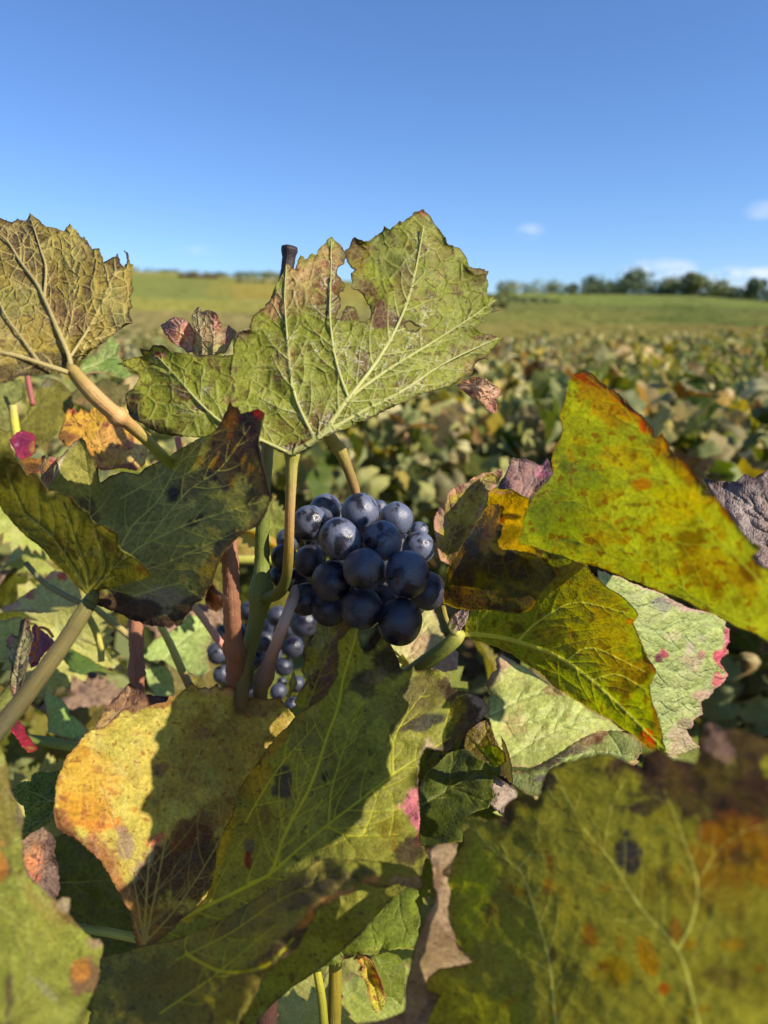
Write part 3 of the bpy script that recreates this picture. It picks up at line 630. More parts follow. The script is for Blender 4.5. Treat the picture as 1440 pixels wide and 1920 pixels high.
# ---- large upturned leaf, underside towards us
dep1 = [(225, 683, .238), (250, 790, .226), (545, 845, .2275), (330, 810, .2225), (480, 700, .232), (620, 450, .252), (600, 600, .238), (790, 395, .266), (700, 640, .243), (915, 510, .272), (935, 640, .272), (800, 740, .250), (520, 590, .240), (660, 470, .258), (400, 670, .2305)]
out1 = C1([(40, 592), (85, 572), (130, 565), (118, 535), (150, 545), (165, 525), (200, 527), (245, 548), (330, 565), (345, 558), (450, 558), (455, 510), (470, 480), (490, 474), (510, 470), (520, 420), (545, 400), (560, 392), (580, 365), (595, 325), (610, 300), (630, 260), (640, 235), (655, 250), (670, 255), (690, 205), (705, 220), (715, 215), (730, 198), (745, 205), (760, 175), (772, 168), (790, 145), (800, 138), (815, 158), (832, 168), (845, 190), (852, 215), (845, 235), (822, 250), (820, 275), (835, 295), (852, 310), (843, 330), (825, 342), (833, 365), (832, 385), (820, 410), (815, 430), (833, 432), (838, 405), (852, 385), (880, 388), (893, 420), (900, 440), (920, 442), (936, 428), (938, 398), (918, 360), (905, 338), (870, 322), (875, 300), (868, 268), (882, 258), (855, 230), (848, 190), (862, 180), (868, 160), (880, 140), (900, 152), (920, 158), (940, 150), (975, 125), (985, 103), (1010, 115), (1025, 98), (1040, 82), (1050, 88), (1075, 72), (1095, 52), (1125, 43), (1145, 60), (1165, 95), (1190, 125), (1205, 150), (1215, 167), (1250, 178), (1272, 205), (1290, 247), (1325, 252), (1357, 262), (1350, 285), (1357, 312), (1345, 345), (1390, 362), (1365, 390), (1402, 402), (1362, 412), (1330, 432), (1362, 435), (1316, 455), (1312, 468), (1350, 482), (1407, 497), (1385, 525), (1362, 540), (1357, 575), (1325, 578), (1310, 592), (1300, 625), (1270, 640), (1240, 662), (1190, 680), (1100, 705), (1030, 740), (950, 780), (870, 815), (800, 842), (720, 885), (655, 918), (600, 895), (560, 872), (450, 864), (340, 852), (250, 848), (190, 840), (140, 815), (95, 790), (72, 750), (66, 700), (95, 680), (118, 640), (95, 615)])
hole1 = C1([(1058, 448), (1072, 440), (1095, 455), (1118, 462), (1098, 476), (1070, 470)])
v1 = [(5.5, 1.3, C1([(655, 910), (760, 845), (850, 725), (940, 610), (1010, 500), (1065, 380), (1095, 270), (1125, 110)])),
      (3.4, 1., C1([(735, 850), (690, 760), (665, 690), (650, 600), (640, 480), (632, 370), (638, 245)])), (3.0, .8, C1([(860, 715), (825, 620), (805, 530), (793, 420), (797, 250), (797, 150)])),
      (3.6, 1., C1([(640, 905), (560, 868), (410, 800), (330, 730), (260, 650), (180, 565)])), (3.6, .9, C1([(760, 845), (900, 765), (1050, 688), (1200, 590), (1390, 500)])), (3.2, .8, C1([(870, 705), (1000, 612), (1150, 520), (1290, 430), (1380, 365)]))]
sp1 = spots(C1, [(1125, 60, 28, 22, (150, 40, 40), .9), (690, 330, 70, 120, (168, 140, 84), .6, 10), (790, 250, 60, 90, (176, 132, 92), .7), (800, 380, 40, 60, (110, 72, 50), .7), (900, 320, 30, 60, (84, 52, 40), .85, -30), (960, 400, 45, 60, (92, 62, 46), .9, -40), (900, 220, 40, 70, (120, 104, 40), .7), (1000, 440, 60, 25, (88, 58, 44), .85), (850, 420, 45, 25, (96, 66, 48), .9),
    (890, 620, 26, 30, (70, 44, 32), .9), (750, 810, 45, 25, (74, 44, 30), .9, -30), (660, 885, 50, 12, (92, 60, 30), .8, -20), (480, 480, 30, 26, (110, 80, 60), .8), (590, 370, 50, 26, (140, 110, 76), .7, -40), (1040, 660, 30, 12, (90, 60, 36), .8, -25), (265, 690, 40, 14, (100, 78, 44), .8, 40), (350, 750, 24, 14, (86, 60, 38), .9), (90, 735, 30, 50, (58, 42, 34), .95, 10), (200, 830, 60, 12, (70, 56, 34), .8, 8), (185, 560, 26, 12, (150, 40, 50), .9), (330, 560, 20, 10, (90, 60, 40), .7), (1350, 495, 50, 14, (110, 60, 40), .8, -10), (1320, 262, 40, 12, (96, 66, 44), .7), (850, 205, 16, 30, (60, 40, 34), .9), (1000, 200, 80, 90, (104, 112, 62), .5), (640, 580, 30, 60, (150, 110, 70), .5), (1250, 560, 120, 30, (150, 140, 76), .5, -30)])
sp1 += spots(C1, [(600, 400, 40, 40, (186, 140, 92), .85, 20), (700, 310, 60, 70, (196, 156, 104), .8, 20), (780, 290, 50, 60, (150, 100, 70), .85), (815, 330, 30, 50, (110, 68, 46), .85), (770, 400, 34, 30, (84, 56, 38), .85), (940, 330, 22, 90, (92, 60, 40), .9, -25), (985, 425, 50, 40, (96, 60, 46), .9, -20), (905, 210, 34, 70, (128, 112, 36), .8), (880, 185, 18, 40, (84, 54, 36), .9), (900, 600, 30, 40, (84, 52, 34), .9), (755, 780, 34, 60, (112, 96, 36), .8), (770, 815, 50, 22, (72, 40, 28), .95, -30), (670, 885, 50, 14, (86, 50, 28), .9, -20), (480, 470, 40, 20, (110, 80, 56), .85, 20), (255, 690, 46, 14, (96, 70, 42), .85, 40), (120, 790, 70, 18, (58, 44, 30), .9, 25), (85, 720, 22, 50, (56, 42, 32), .95), (1310, 600, 60, 30, (140, 110, 60), .7, -30), (1060, 300, 40, 60, (112, 84, 52), .5), (1180, 200, 60, 40, (120, 96, 48), .4)])
sp1 += rnd_spots(40, 300, 480, 900, 800, 4, 9, [(92, 66, 40), (110, 80, 50), (150, 120, 76)], .7, 3)
L1 = leaf_obj([sheet(out1, dep1, v1, [hole1], 3.0, 1, (134, 138, 46), sp1, .55, 1, 1.0, .8, .0006, 44)],
    leaf_mat('leaf_pale_underside', (186, 188, 116), .8, .6, .34, 30, (176, 178, 92), (112, 92, 38), .5, 12, (92, 62, 38), .35, 70, (66, 50, 34), 3.5, .55, .2, .36, .7, 1, .45), VINE_C, 'large pale green leaf seen from below with a torn slit between two lobes')
for k, (w0, w1, pts) in enumerate(v1):
    sp = spline(pts, 30); n = len(sp); vein_part(L1, [(p[0], p[1], (w0+(w1-w0)*i/(n-1))*.92) for i, p in enumerate(sp)], (196, 194, 122), (184, 184, 112), 20+k, ctrl=dep1)
# dry rolled scraps behind its left shoulder and under its right tip
M_SCRAP = leaf_mat('leaf_pink_scrap', (206, 190, 160), .6, .4, .4, 60, (214, 196, 170), (196, 120, 90), .4, 20, (120, 66, 52), .3, 60, (130, 90, 74), 3, .6, .25, .4, .9, 1, .5)
dS = [(300, 610, .262), (340, 660, .25), (365, 640, .257)]
LS = leaf_obj([sheet(CT([(340, 590), (380, 570), (440, 530), (520, 535), (580, 580), (610, 640), (625, 720), (600, 800), (560, 812), (500, 760), (430, 720), (370, 650)]), [(300, 610, .266), (330, 620, .252), (360, 640, .258), (350, 662, .252)], [(1.5, .6, CT([(600, 800), (520, 650), (430, 560)]))], (), 2.4, 61, (196, 140, 122), spots(CT, [(510, 650, 60, 50, (206, 120, 70), .8), (520, 690, 30, 30, (222, 170, 100), .8), (400, 600, 60, 40, (150, 100, 92), .8)]), 1, 1, 1.2, .8, .002, 26),
     sheet(CT([(600, 815), (612, 640), (590, 530), (600, 490), (640, 440), (680, 480), (720, 470), (790, 500), (830, 580), (835, 640), (880, 590), (950, 650), (900, 740), (870, 800), (780, 830), (640, 835)]), [(362, 660, .25), (370, 580, .262), (415, 600, .255), (440, 625, .262), (425, 665, .25), (395, 640, .247)], [(1.5, .6, CT([(680, 830), (660, 650), (640, 470)])), (1.5, .6, CT([(760, 830), (770, 680), (770, 510)]))], (), 2.4, 62, (170, 160, 96), spots(CT, [(790, 560, 45, 80, (186, 96, 74), .85), (700, 500, 60, 40, (150, 110, 70), .7), (890, 680, 60, 80, (160, 124, 104), .8), (650, 480, 40, 40, (110, 96, 50), .6)]), 1, 1, 1.4, .8, .002, 26)], M_SCRAP, VINE_C, 'shrivelled pink and orange leaf scrap behind the left shoulder of the big upturned leaf')
LSb = leaf_obj([sheet(C1([(1240, 670), (1265, 650), (1310, 637), (1350, 645), (1395, 675), (1402, 700), (1382, 720), (1387, 765), (1368, 765), (1310, 710), (1300, 716), (1270, 692)]), [(858, 722, .266), (900, 706, .258), (936, 740, .266), (928, 772, .262), (905, 735, .255)], [(1.6, .6, C1([(1245, 672), (1310, 675), (1390, 700)]))], (), 2.4, 63, (206, 150, 110), spots(C1, [(1330, 665, 50, 16, (190, 150, 110), .7), (1275, 690, 30, 12, (70, 50, 44), .8), (1375, 740, 18, 30, (170, 100, 88), .7)]), 1, 1, 1.2, .8, .002, 24)], M_SCRAP, VINE_C, 'curled orange brown leaf tip hanging under the right end of the big upturned leaf')

# ---- brown gold leaf against the sky at the left, underside
dep2 = [(132, 700, .200), (0, 412, .240), (-60, 560, .205), (245, 482, .228), (0, 700, .178), (250, 610, .214), (60, 600, .205), (120, 520, .226), (180, 560, .214), (55, 405, .242), (-60, 720, .17)]
out2 = C2([(-160, 60), (0, 75), (45, 92), (62, 98), (85, 80), (130, 90), (148, 52), (190, 80), (235, 122), (280, 128), (318, 142), (348, 103), (385, 140), (412, 178), (422, 168), (445, 205), (460, 232), (495, 228), (508, 262), (515, 297), (555, 278), (590, 255), (600, 300), (618, 322), (637, 285), (630, 258), (620, 236), (640, 250), (654, 310), (667, 312), (660, 390), (668, 432), (650, 470), (655, 500), (664, 520), (648, 540), (652, 570), (667, 600), (620, 622), (560, 665), (500, 710), (450, 745), (400, 795), (365, 835), (345, 855), (250, 858), (150, 862), (60, 878), (0, 900), (-160, 910)])
v2 = [(5.0, 1.2, C2([(355, 848), (345, 770), (290, 640), (230, 500), (180, 400), (105, 300), (50, 210), (0, 160), (-80, 100)])), (3.0, .8, C2([(352, 770), (430, 650), (500, 520), (580, 335)])), (5., 3., C2([(335, 848), (190, 800), (80, 765), (0, 748), (-100, 720)])), (3.2, 1.5, C2([(190, 790), (110, 680), (30, 570), (0, 505), (-60, 400)])), (2.8, .8, C2([(222, 470), (230, 330), (205, 240), (155, 80)])), (1.6, .6, C2([(105, 285), (97, 190), (58, 95)])), (2.6, .8, C2([(392, 810), (430, 705), (495, 680), (600, 640)])), (2., .7, C2([(330, 700), (370, 500), (365, 300), (345, 130)]))]
sp2 = spots(C2, [(110, 250, 130, 150, (76, 62, 40), .85, 20), (40, 140, 90, 80, (86, 66, 46), .7), (280, 520, 110, 90, (126, 96, 62), .8, 30), (340, 590, 130, 60, (130, 98, 66), .7, 20), (250, 440, 50, 50, (60, 42, 32), .9), (260, 350, 50, 40, (90, 62, 46), .7), (600, 580, 70, 40, (56, 42, 34), .9, -15), (590, 290, 40, 40, (58, 44, 34), .9), (420, 240, 60, 30, (120, 88, 62), .7, 40), (300, 800, 200, 40, (44, 38, 22), .85, 5), (100, 840, 200, 40, (38, 34, 20), .9, -3), (350, 240, 120, 100, (168, 158, 84), .5), (100, 500, 130, 90, (126, 128, 62), .6), (440, 420, 30, 40, (110, 76, 60), .6), (50, 650, 80, 60, (150, 134, 80), .5), (560, 500, 60, 100, (130, 134, 74), .5)])  # big dark patches at the upper left paint in the shaded fold
M2 = leaf_mat('leaf_brown_gold', (190, 172, 104), .85, .7, .6, 40, (180, 164, 92), (104, 78, 44), .5, 11, (84, 58, 40), .35, 60, (52, 40, 30), 5, .52, .2, .25, .9, 1, .15)
L2 = leaf_obj([sheet(out2, dep2, v2, (), 3.0, 2, (146, 128, 54), sp2, .55, 1, 1.3, .8, -.002, 44)], M2, VINE_L, 'brown gold leaf at the upper left seen from below against the sky')
for k, (w0, w1, pts) in enumerate(v2[:5]):
    sp = spline(pts, 30); n = len(sp); vein_part(L2, [(p[0], p[1], (w0+(w1-w0)*i/(n-1))*.95) for i, p in enumerate(sp)], (190, 172, 112), (172, 156, 100), 40+k, ctrl=dep2)

# ---- dark folded leaf at the left
dep3 = [(100, 900, .262), (165, 1000, .256), (172, 1125, .222), (350, 870, .236), (230, 940, .25), (430, 780, .205), (480, 780, .198), (510, 935, .186), (400, 1130, .198), (290, 1170, .212), (340, 1000, .218), (215, 900, .268), (145, 830, .27)]
out3 = C2([(265, 1385), (283, 1290), (330, 1240), (375, 1192), (408, 1172), (422, 1188), (440, 1240), (478, 1290), (492, 1345), (500, 1400), (540, 1372), (620, 1345), (690, 1360), (720, 1330), (800, 1290), (900, 1230), (990, 1180), (1050, 1160), (1090, 1120), (1120, 1060), (1150, 988), (1170, 1022), (1190, 1018), (1202, 1057), (1240, 1046), (1280, 1033), (1322, 1050), (1312, 1110), (1290, 1200), (1310, 1290), (1335, 1400), (1362, 1480)])+CK([(1312, 82), (1285, 150), (1245, 215), (1180, 250), (1130, 290), (1075, 350), (1040, 430), (1025, 490), (985, 560), (970, 580), (930, 600), (925, 625), (895, 650), (880, 690), (855, 705), (840, 692), (820, 712), (780, 705), (700, 695), (620, 670), (560, 640), (510, 620), (460, 600), (430, 555), (330, 400), (250, 200), (230, 60)])
J3 = CK([(430, 555)])[0]
v3 = [(2.2, .8, [J3]+CK([(640, 350), (760, 280), (900, 215), (1100, 150), (1290, 95)])), (2., .7, [J3]+CK([(570, 340), (640, 220), (760, 100)])+C2([(880, 1330), (1000, 1200), (1140, 1020)])), (1.6, .6, [J3]+C2([(445, 1620), (447, 1430), (415, 1200)])), (1.8, .7, [J3]+CK([(560, 480), (800, 400), (960, 330), (1180, 230)])), (1.5, .6, CK([(640, 560), (860, 500), (920, 545), (985, 560)])), (1.4, .6, CK([(700, 300), (900, 60)])+C2([(1100, 1330), (1250, 1120)])), (1.4, .6, C2([(600, 1480), (760, 1390), (960, 1250)]))]
sp3 = spots(C2, [(1180, 1200, 150, 200, (58, 34, 44), .92, 20), (1250, 1120, 60, 90, (76, 46, 50), .8), (1150, 1070, 40, 80, (150, 84, 36), .75), (1300, 1060, 22, 34, (170, 44, 52), .9), (1290, 1400, 70, 150, (46, 34, 34), .9), (870, 1450, 30, 26, (44, 34, 30), .9), (960, 1420, 90, 70, (56, 40, 42), .6), (640, 1500, 160, 90, (112, 118, 58), .4), (300, 1420, 60, 110, (120, 120, 62), .6)])+spots(CK, [(760, 600, 130, 70, (150, 128, 104), .8, -10), (620, 610, 160, 50, (66, 46, 38), .9, 12), (830, 680, 120, 34, (52, 38, 34), .92, -6), (1080, 320, 150, 50, (74, 52, 44), .8, -50), (1000, 430, 40, 110, (140, 112, 44), .7, 30), (830, 70, 34, 40, (50, 38, 34), .9), (960, 180, 50, 18, (46, 34, 34), .9, -40), (440, 150, 60, 40, (84, 60, 50), .8, 40)])
for k in range(30):
    g = np.random.default_rng(300+k); sp3 += spots(C2, [(g.uniform(980, 1330), g.uniform(1120, 1420), g.uniform(14, 34), g.uniform(5, 11), (52, 30, 42) if k % 2 else (150, 110, 40), .85, g.uniform(95, 130))])
out3b = CU([(-60, 815), (0, 830), (60, 868), (92, 930), (140, 1040), (200, 1140), (240, 1212), (290, 1188), (340, 1208), (400, 1290), (440, 1352), (480, 1348), (560, 1372), (640, 1400), (700, 1480)])+CL([(660, 0), (690, 60), (720, 92), (780, 100), (830, 140), (880, 160), (886, 205), (905, 280), (960, 310), (1050, 380), (1110, 440), (1128, 472), (1090, 498), (980, 530), (850, 570), (700, 608), (655, 622), (620, 592), (500, 470), (400, 380), (330, 290), (200, 190), (100, 90), (30, 10)])+[(-30, 900)]
dep3b = [(165, 1115, .2215), (0, 820, .166), (275, 1078, .206), (0, 935, .19), (150, 955, .186), (100, 1000, .2), (215, 1000, .193), (-20, 880, .172)]
v3b = [(2.5, 1., [J3]+CL([(560, 440), (380, 180), (200, 30)])+CU([(200, 1500), (60, 1200)])), (2., .8, [J3]+CL([(640, 420), (560, 200), (520, 60)])+CU([(560, 1450)])), (1.8, .7, CL([(655, 600), (780, 430), (740, 240), (700, 90)])), (1.6, .6, CL([(700, 600), (870, 400), (960, 330)]))]
sp3b = spots(CL, [(450, 250, 110, 60, (104, 74, 40), .5, 50), (800, 250, 130, 40, (112, 84, 50), .7, 40), (1060, 440, 60, 40, (100, 66, 36), .7, 35), (650, 600, 60, 40, (160, 150, 60), .6), (700, 290, 70, 60, (92, 104, 66), .5)])+spots(CU, [(100, 1100, 140, 200, (84, 70, 34), .6, 60), (330, 1260, 200, 40, (104, 84, 52), .6, 40)])
M3 = leaf_mat('leaf_dark_folded', (196, 190, 96), .8, .5, .2, 34, (140, 136, 66), (110, 100, 50), .2, 14, (58, 40, 32), .1, 60, (70, 48, 36), 4, .6, .12, .36, .8, -1)
L3 = leaf_obj([sheet(out3, dep3, v3, (), 3.0, 3, (150, 144, 70), sp3, .4, -1, 1.2, .6, .0008, 50, [(CK([(460, 600), (620, 672), (830, 712), (960, 610)]), 24, (84, 58, 44), .9), (CK([(480, 610), (620, 676), (830, 714), (900, 660)]), 8, (40, 30, 28), .9), (CK([(985, 560), (1075, 350), (1285, 150)]), 10, (130, 100, 50), .7), (C2([(1290, 1200), (1362, 1480)]), 12, (44, 32, 34), .9), (C2([(265, 1385), (330, 1240), (408, 1172)]), 3, (206, 190, 170), .8)]), sheet(out3b, dep3b, v3b, (), 3.0, 4, (128, 124, 50), sp3b, 1.0, 1, 1.2, .5, .0005, 40)], M3, VINE_L, 'dark green folded leaf with a purple tip and brown lower edge')
leaf_obj([sheet(CM([(730, 440), (745, 395), (780, 360), (800, 395), (835, 430), (868, 462), (850, 520), (800, 552), (770, 530), (735, 480)]), [(383, 1115, .21), (420, 1120, .2), (405, 1145, .205), (398, 1095, .208)], [], (), 2.4, 64, (92, 54, 34), spots(CM, [(840, 450, 30, 30, (150, 110, 84), .8)]), 1, 1, 1.5, .6, .001, 0)], leaf_mat('leaf_brown_curl', (90, 60, 40), .4, .3, .2, 40, None, (60, 36, 26), .5, 18, (50, 32, 24), .3, 60, (140, 104, 80), 4, .45, .4, .3), L3, None, 'curled_tip')

# ---- yellow leaf behind the folded one
M4 = leaf_mat('leaf_yellow', (214, 180, 70), .5, .4, .25, 40, (200, 160, 60), (206, 132, 66), .5, 14, (120, 56, 44), .42, 46, (150, 84, 44), 4, .5, .35, .35, 1.3, -1)
out4 = CU([(565, 740), (585, 690), (612, 600), (640, 612), (660, 590), (690, 652), (730, 600), (765, 625), (800, 642), (850, 588), (880, 620), (900, 642), (950, 655), (985, 635), (1022, 622), (1040, 680), (1052, 702), (1100, 705), (1150, 732), (1250, 768), (1362, 832), (1330, 980), (1305, 1100), (1220, 1165), (1050, 1140), (930, 1160), (880, 1140), (820, 1040), (760, 950), (600, 940), (520, 850)])
L4 = leaf_obj([sheet(out4, [(120, 790, .315), (180, 765, .33), (280, 815, .335), (255, 880, .305), (180, 860, .30), (210, 800, .322)], [(2, .7, CU([(1000, 1150), (900, 900), (850, 600)])), (2, .7, CU([(1000, 1150), (1120, 900), (1250, 780)])), (1.8, .7, CU([(980, 1120), (800, 900), (620, 640)]))], (), 2.8, 6, (212, 168, 56), spots(CU, [(660, 630, 34, 40, (170, 46, 60), .9), (1180, 930, 60, 60, (196, 80, 80), .85), (1000, 880, 120, 160, (206, 146, 100), .5), (1250, 980, 90, 160, (214, 186, 112), .8, 15), (620, 860, 110, 50, (120, 76, 46), .8), (1000, 1140, 160, 40, (92, 56, 36), .9)])+rnd_spots(26, 130, 780, 265, 860, 2.5, 5, [(128, 64, 48), (150, 84, 70)], .85, 8, 1.1), .8, -1, 1.1, .6, .001, 34)], M4, VINE_L, 'small bright yellow leaf with brown speckles behind the dark folded leaf')

# ---- yellow orange leaf lower left, half in sun
dep5 = [(110, 1500, .2125), (320, 1500, .246), (270, 1765, .232), (400, 1300, .270), (530, 1320, .285), (330, 1360, .258), (170, 1380, .23), (420, 1500, .262), (210, 1640, .222), (350, 1700, .247), (530, 1400, .278)]
out5 = CB([(240, 362), (255, 330), (300, 280), (345, 237), (372, 232), (400, 220), (440, 184), (472, 153), (500, 172), (540, 158), (580, 142), (625, 132), (640, 108), (665, 107), (695, 84), (722, 58), (745, 82), (770, 75), (782, 84), (815, 63), (830, 86), (850, 70), (880, 82), (905, 100), (950, 122), (1000, 124), (1050, 118), (1090, 172), (1110, 190), (1085, 300), (1000, 480), (930, 620), (860, 780), (760, 950), (640, 1040), (560, 1050), (520, 1062), (497, 960), (470, 890), (442, 840), (420, 800), (380, 730), (330, 692), (270, 640), (215, 602), (202, 540), (208, 450), (222, 402)])
v5 = [(2.8, .8, CB([(540, 1045), (550, 850), (560, 700), (570, 450), (575, 150)])), (2.4, .7, CB([(545, 1040), (600, 760), (650, 530), (720, 370), (840, 180)])), (2.2, .7, CB([(540, 1040), (680, 880), (850, 600), (1010, 210)])), (2.2, .7, CB([(540, 1040), (500, 800), (440, 640), (330, 330)])), (1.8, .6, CB([(535, 1040), (460, 860), (330, 690)]))]
sp5 = spots(CB, [(330, 560, 120, 70, (206, 116, 40), .8, 10), (240, 490, 30, 16, (160, 40, 44), .8, -40), (320, 315, 16, 20, (150, 50, 50), .85), (375, 580, 22, 24, (150, 66, 40), .8), (490, 400, 18, 22, (120, 70, 60), .8), (600, 385, 34, 30, (104, 80, 72), .9), (400, 495, 14, 16, (130, 70, 56), .7), (470, 680, 45, 70, (150, 122, 110), .8, -20), (580, 650, 60, 26, (210, 90, 90), .8, -35), (570, 760, 80, 110, (150, 126, 104), .85, 15), (400, 740, 50, 130, (166, 112, 78), .9, -25), (250, 640, 60, 60, (110, 60, 40), .85), (560, 960, 160, 120, (78, 56, 48), .95), (700, 760, 200, 130, (70, 46, 38), .95, -40), (800, 560, 170, 50, (104, 58, 40), .9, -35), (900, 300, 200, 160, (164, 134, 46), .7), (800, 350, 140, 200, (140, 126, 54), .6), (320, 440, 130, 150, (206, 156, 54), .7), (500, 250, 140, 130, (190, 178, 84), .7), (860, 95, 80, 24, (206, 150, 110), .7), (1000, 150, 100, 40, (110, 80, 50), .7), (540, 130, 130, 30, (140, 84, 56), .8), (770, 250, 50, 30, (130, 76, 50), .7)])+rnd_spots(50, 340, 1300, 540, 1480, 2, 4.5, [(110, 70, 40), (120, 76, 36)], .6, 12)+rnd_spots(14, 110, 1400, 300, 1560, 3, 7, [(150, 60, 40), (180, 90, 50), (120, 74, 60)], .7, 13)
M5 = leaf_mat('leaf_yellow_orange', (196, 176, 92), .5, .35, .28, 46, (186, 160, 76), (196, 140, 50), .4, 12, (128, 70, 40), .25, 60, (130, 84, 56), 3.5, .5, .25, .33, .7, -1)
L5 = leaf_obj([sheet(out5, dep5, v5, (), 3.0, 9, (196, 180, 82), sp5, .35, -1, 1.1, .8, .0006, 50, [(CB([(205, 560), (270, 640), (380, 730), (470, 890), (510, 1050)]), 20, (150, 100, 70), .8), (CB([(205, 545), (215, 602), (270, 642)]), 8, (70, 44, 36), .9), (CB([(720, 62), (850, 75), (905, 102)]), 6, (196, 110, 80), .8)])], M5, VINE_L, 'yellow leaf at the lower left turning orange and grey brown towards its base')

# ---- the big dark green leaf below the grapes, its lower part folded towards us
dep6 = [(200, 1800, .225), (330, 1750, .212), (405, 1590, .226), (480, 1430, .246), (665, 1175, .240), (640, 1300, .228), (870, 1290, .236), (912, 1335, .230), (785, 1560, .204), (790, 1630, .190), (560, 1600, .198), (620, 1450, .214), (560, 1400, .228), (200, 1960, .2), (560, 1900, .19), (800, 1450, .219), (750, 1240, .243)]
out6 = C6([(607, 25), (585, 40), (560, 52), (530, 90), (512, 108), (498, 108), (503, 200), (495, 300), (470, 350), (440, 405), (330, 480), (230, 580), (100, 730), (0, 860)])+CB([(870, 560), (830, 640), (808, 750), (775, 860), (700, 935), (640, 985), (560, 1042), (500, 1062), (380, 1092), (372, 1200), (330, 1340), (320, 1420), (900, 1420), (1100, 1200), (1400, 950)])+C6([(950, 1380), (978, 1275), (965, 1250), (945, 1214), (938, 1150), (940, 1050), (936, 960), (932, 920), (928, 850), (942, 760), (978, 698), (1040, 715), (1100, 712), (1150, 670), (1200, 605), (1270, 552), (1312, 505), (1292, 440), (1210, 400), (1112, 372), (1100, 300), (1000, 272), (920, 280), (905, 248), (880, 282), (840, 270), (828, 232), (790, 150), (760, 110), (735, 98), (700, 160), (660, 190), (640, 182), (622, 150), (612, 110)])
v6 = [(3.8, 2.0, CB([(330, 1110)])+C6([(20, 1440), (140, 1360), (190, 1220), (250, 1090), (330, 950), (390, 800), (440, 640), (500, 480), (530, 320), (590, 120), (607, 40)])), (2.8, .9, C6([(20, 1430), (130, 1380), (280, 1250), (450, 1110), (620, 980), (800, 840), (950, 740), (1110, 640)])), (1.8, .7, C6([(450, 1095), (465, 930), (520, 740), (580, 560), (640, 440)])), (1.8, .6, C6([(0, 1100), (80, 960), (200, 780), (420, 530)])), (1.8, .6, C6([(440, 1120), (550, 1170), (700, 1170), (830, 1165)])), (1.6, .6, C6([(800, 840), (800, 700), (825, 600), (900, 480), (980, 380)])), (1.6, .6, C6([(1075, 660), (1080, 570), (1110, 480), (1150, 410)])), (1.3, .5, C6([(640, 1160), (680, 1060), (720, 930)])), (1.3, .5, C6([(780, 1170), (800, 1060), (790, 930)])), (1.6, .6, C6([(150, 1340), (330, 840), (360, 700)]))]
sp6 = spots(C6, [(560, 150, 55, 120, (166, 158, 44), .85, 10), (480, 430, 50, 160, (150, 146, 44), .7, 20), (190, 640, 260, 40, (164, 132, 48), .85, -50), (60, 860, 120, 60, (170, 140, 50), .8, -60), (760, 200, 80, 120, (58, 44, 40), .9, -20), (640, 350, 60, 60, (52, 46, 46), .85), (720, 320, 60, 40, (112, 96, 80), .7), (205, 880, 48, 85, (64, 56, 62), .9), (430, 855, 18, 26, (40, 36, 44), .9), (465, 860, 16, 34, (140, 134, 60), .7), (25, 1220, 26, 30, (90, 84, 84), .7), (15, 1310, 20, 40, (128, 30, 36), .9), (110, 1060, 30, 50, (104, 76, 48), .6), (860, 480, 150, 110, (120, 112, 62), .6), (950, 400, 120, 80, (100, 84, 60), .6), (960, 560, 130, 34, (48, 46, 56), .85, -15), (1240, 480, 80, 80, (94, 72, 60), .9, -30), (1180, 580, 130, 34, (54, 42, 42), .9, -40), (1150, 480, 40, 80, (150, 130, 40), .8, 15), (1100, 600, 26, 60, (120, 124, 40), .7), (790, 1120, 70, 70, (140, 130, 36), .8), (800, 1200, 12, 50, (170, 130, 40), .8), (905, 985, 62, 66, (232, 136, 146), .98, 0, .12), (925, 1080, 36, 110, (232, 136, 144), .98, -12, .12), (935, 1190, 18, 40, (180, 60, 40), .9), (900, 1250, 70, 80, (66, 48, 42), .9, 30), (975, 780, 40, 110, (206, 184, 150), .98, 18, .25), (1050, 730, 60, 26, (190, 170, 140), .95), (300, 620, 120, 90, (112, 110, 60), .5, -40), (560, 950, 100, 130, (96, 96, 44), .5)])+rnd_spots(24, 470, 1350, 830, 1600, 2, 5, [(64, 60, 50), (110, 80, 50)], .6, 21)
out6b = [(565, 1632), (593, 1614), (632, 1608), (680, 1611), (727, 1617), (760, 1623), (779, 1633), (795, 1658), (790, 1670), (772, 1664), (747, 1657), (725, 1664), (705, 1663), (688, 1655), (670, 1654), (664, 1673), (638, 1680), (612, 1697), (596, 1704), (584, 1729), (568, 1757), (558, 1777), (520, 1798), (494, 1824), (481, 1860), (466, 1892), (446, 1913), (430, 1990), (300, 2010), (150, 2010), (178, 1850), (188, 1796), (270, 1772), (380, 1742), (470, 1690), (520, 1655)]
dep6b = [(565, 1640, .168), (790, 1655, .166), (680, 1615, .164), (450, 1920, .150), (200, 1920, .176), (190, 1800, .205), (380, 1745, .186), (500, 1665, .176), (590, 1710, .158), (480, 1840, .152), (350, 1860, .168)]
sp6b = [(640, 1640, 130, 26, (132, 122, 56), .6, 0), (700, 1625, 60, 16, (150, 160, 50), .6), (590, 1670, 80, 24, (92, 74, 56), .7, -20), (640, 1680, 60, 10, (214, 150, 80), .9, -25), (575, 1740, 16, 40, (210, 130, 50), .8, 30), (525, 1785, 70, 20, (70, 52, 48), .9, -35), (770, 1655, 40, 14, (176, 140, 104), .8), (450, 1760, 40, 70, (150, 156, 54), .6, 30), (500, 1730, 26, 60, (164, 150, 50), .6, 30), (430, 1880, 120, 24, (150, 130, 50), .7, -45), (300, 1880, 120, 90, (76, 80, 42), .5), (400, 1700, 60, 40, (100, 104, 50), .5), (500, 1700, 120, 30, (96, 84, 60), .5, -25)]
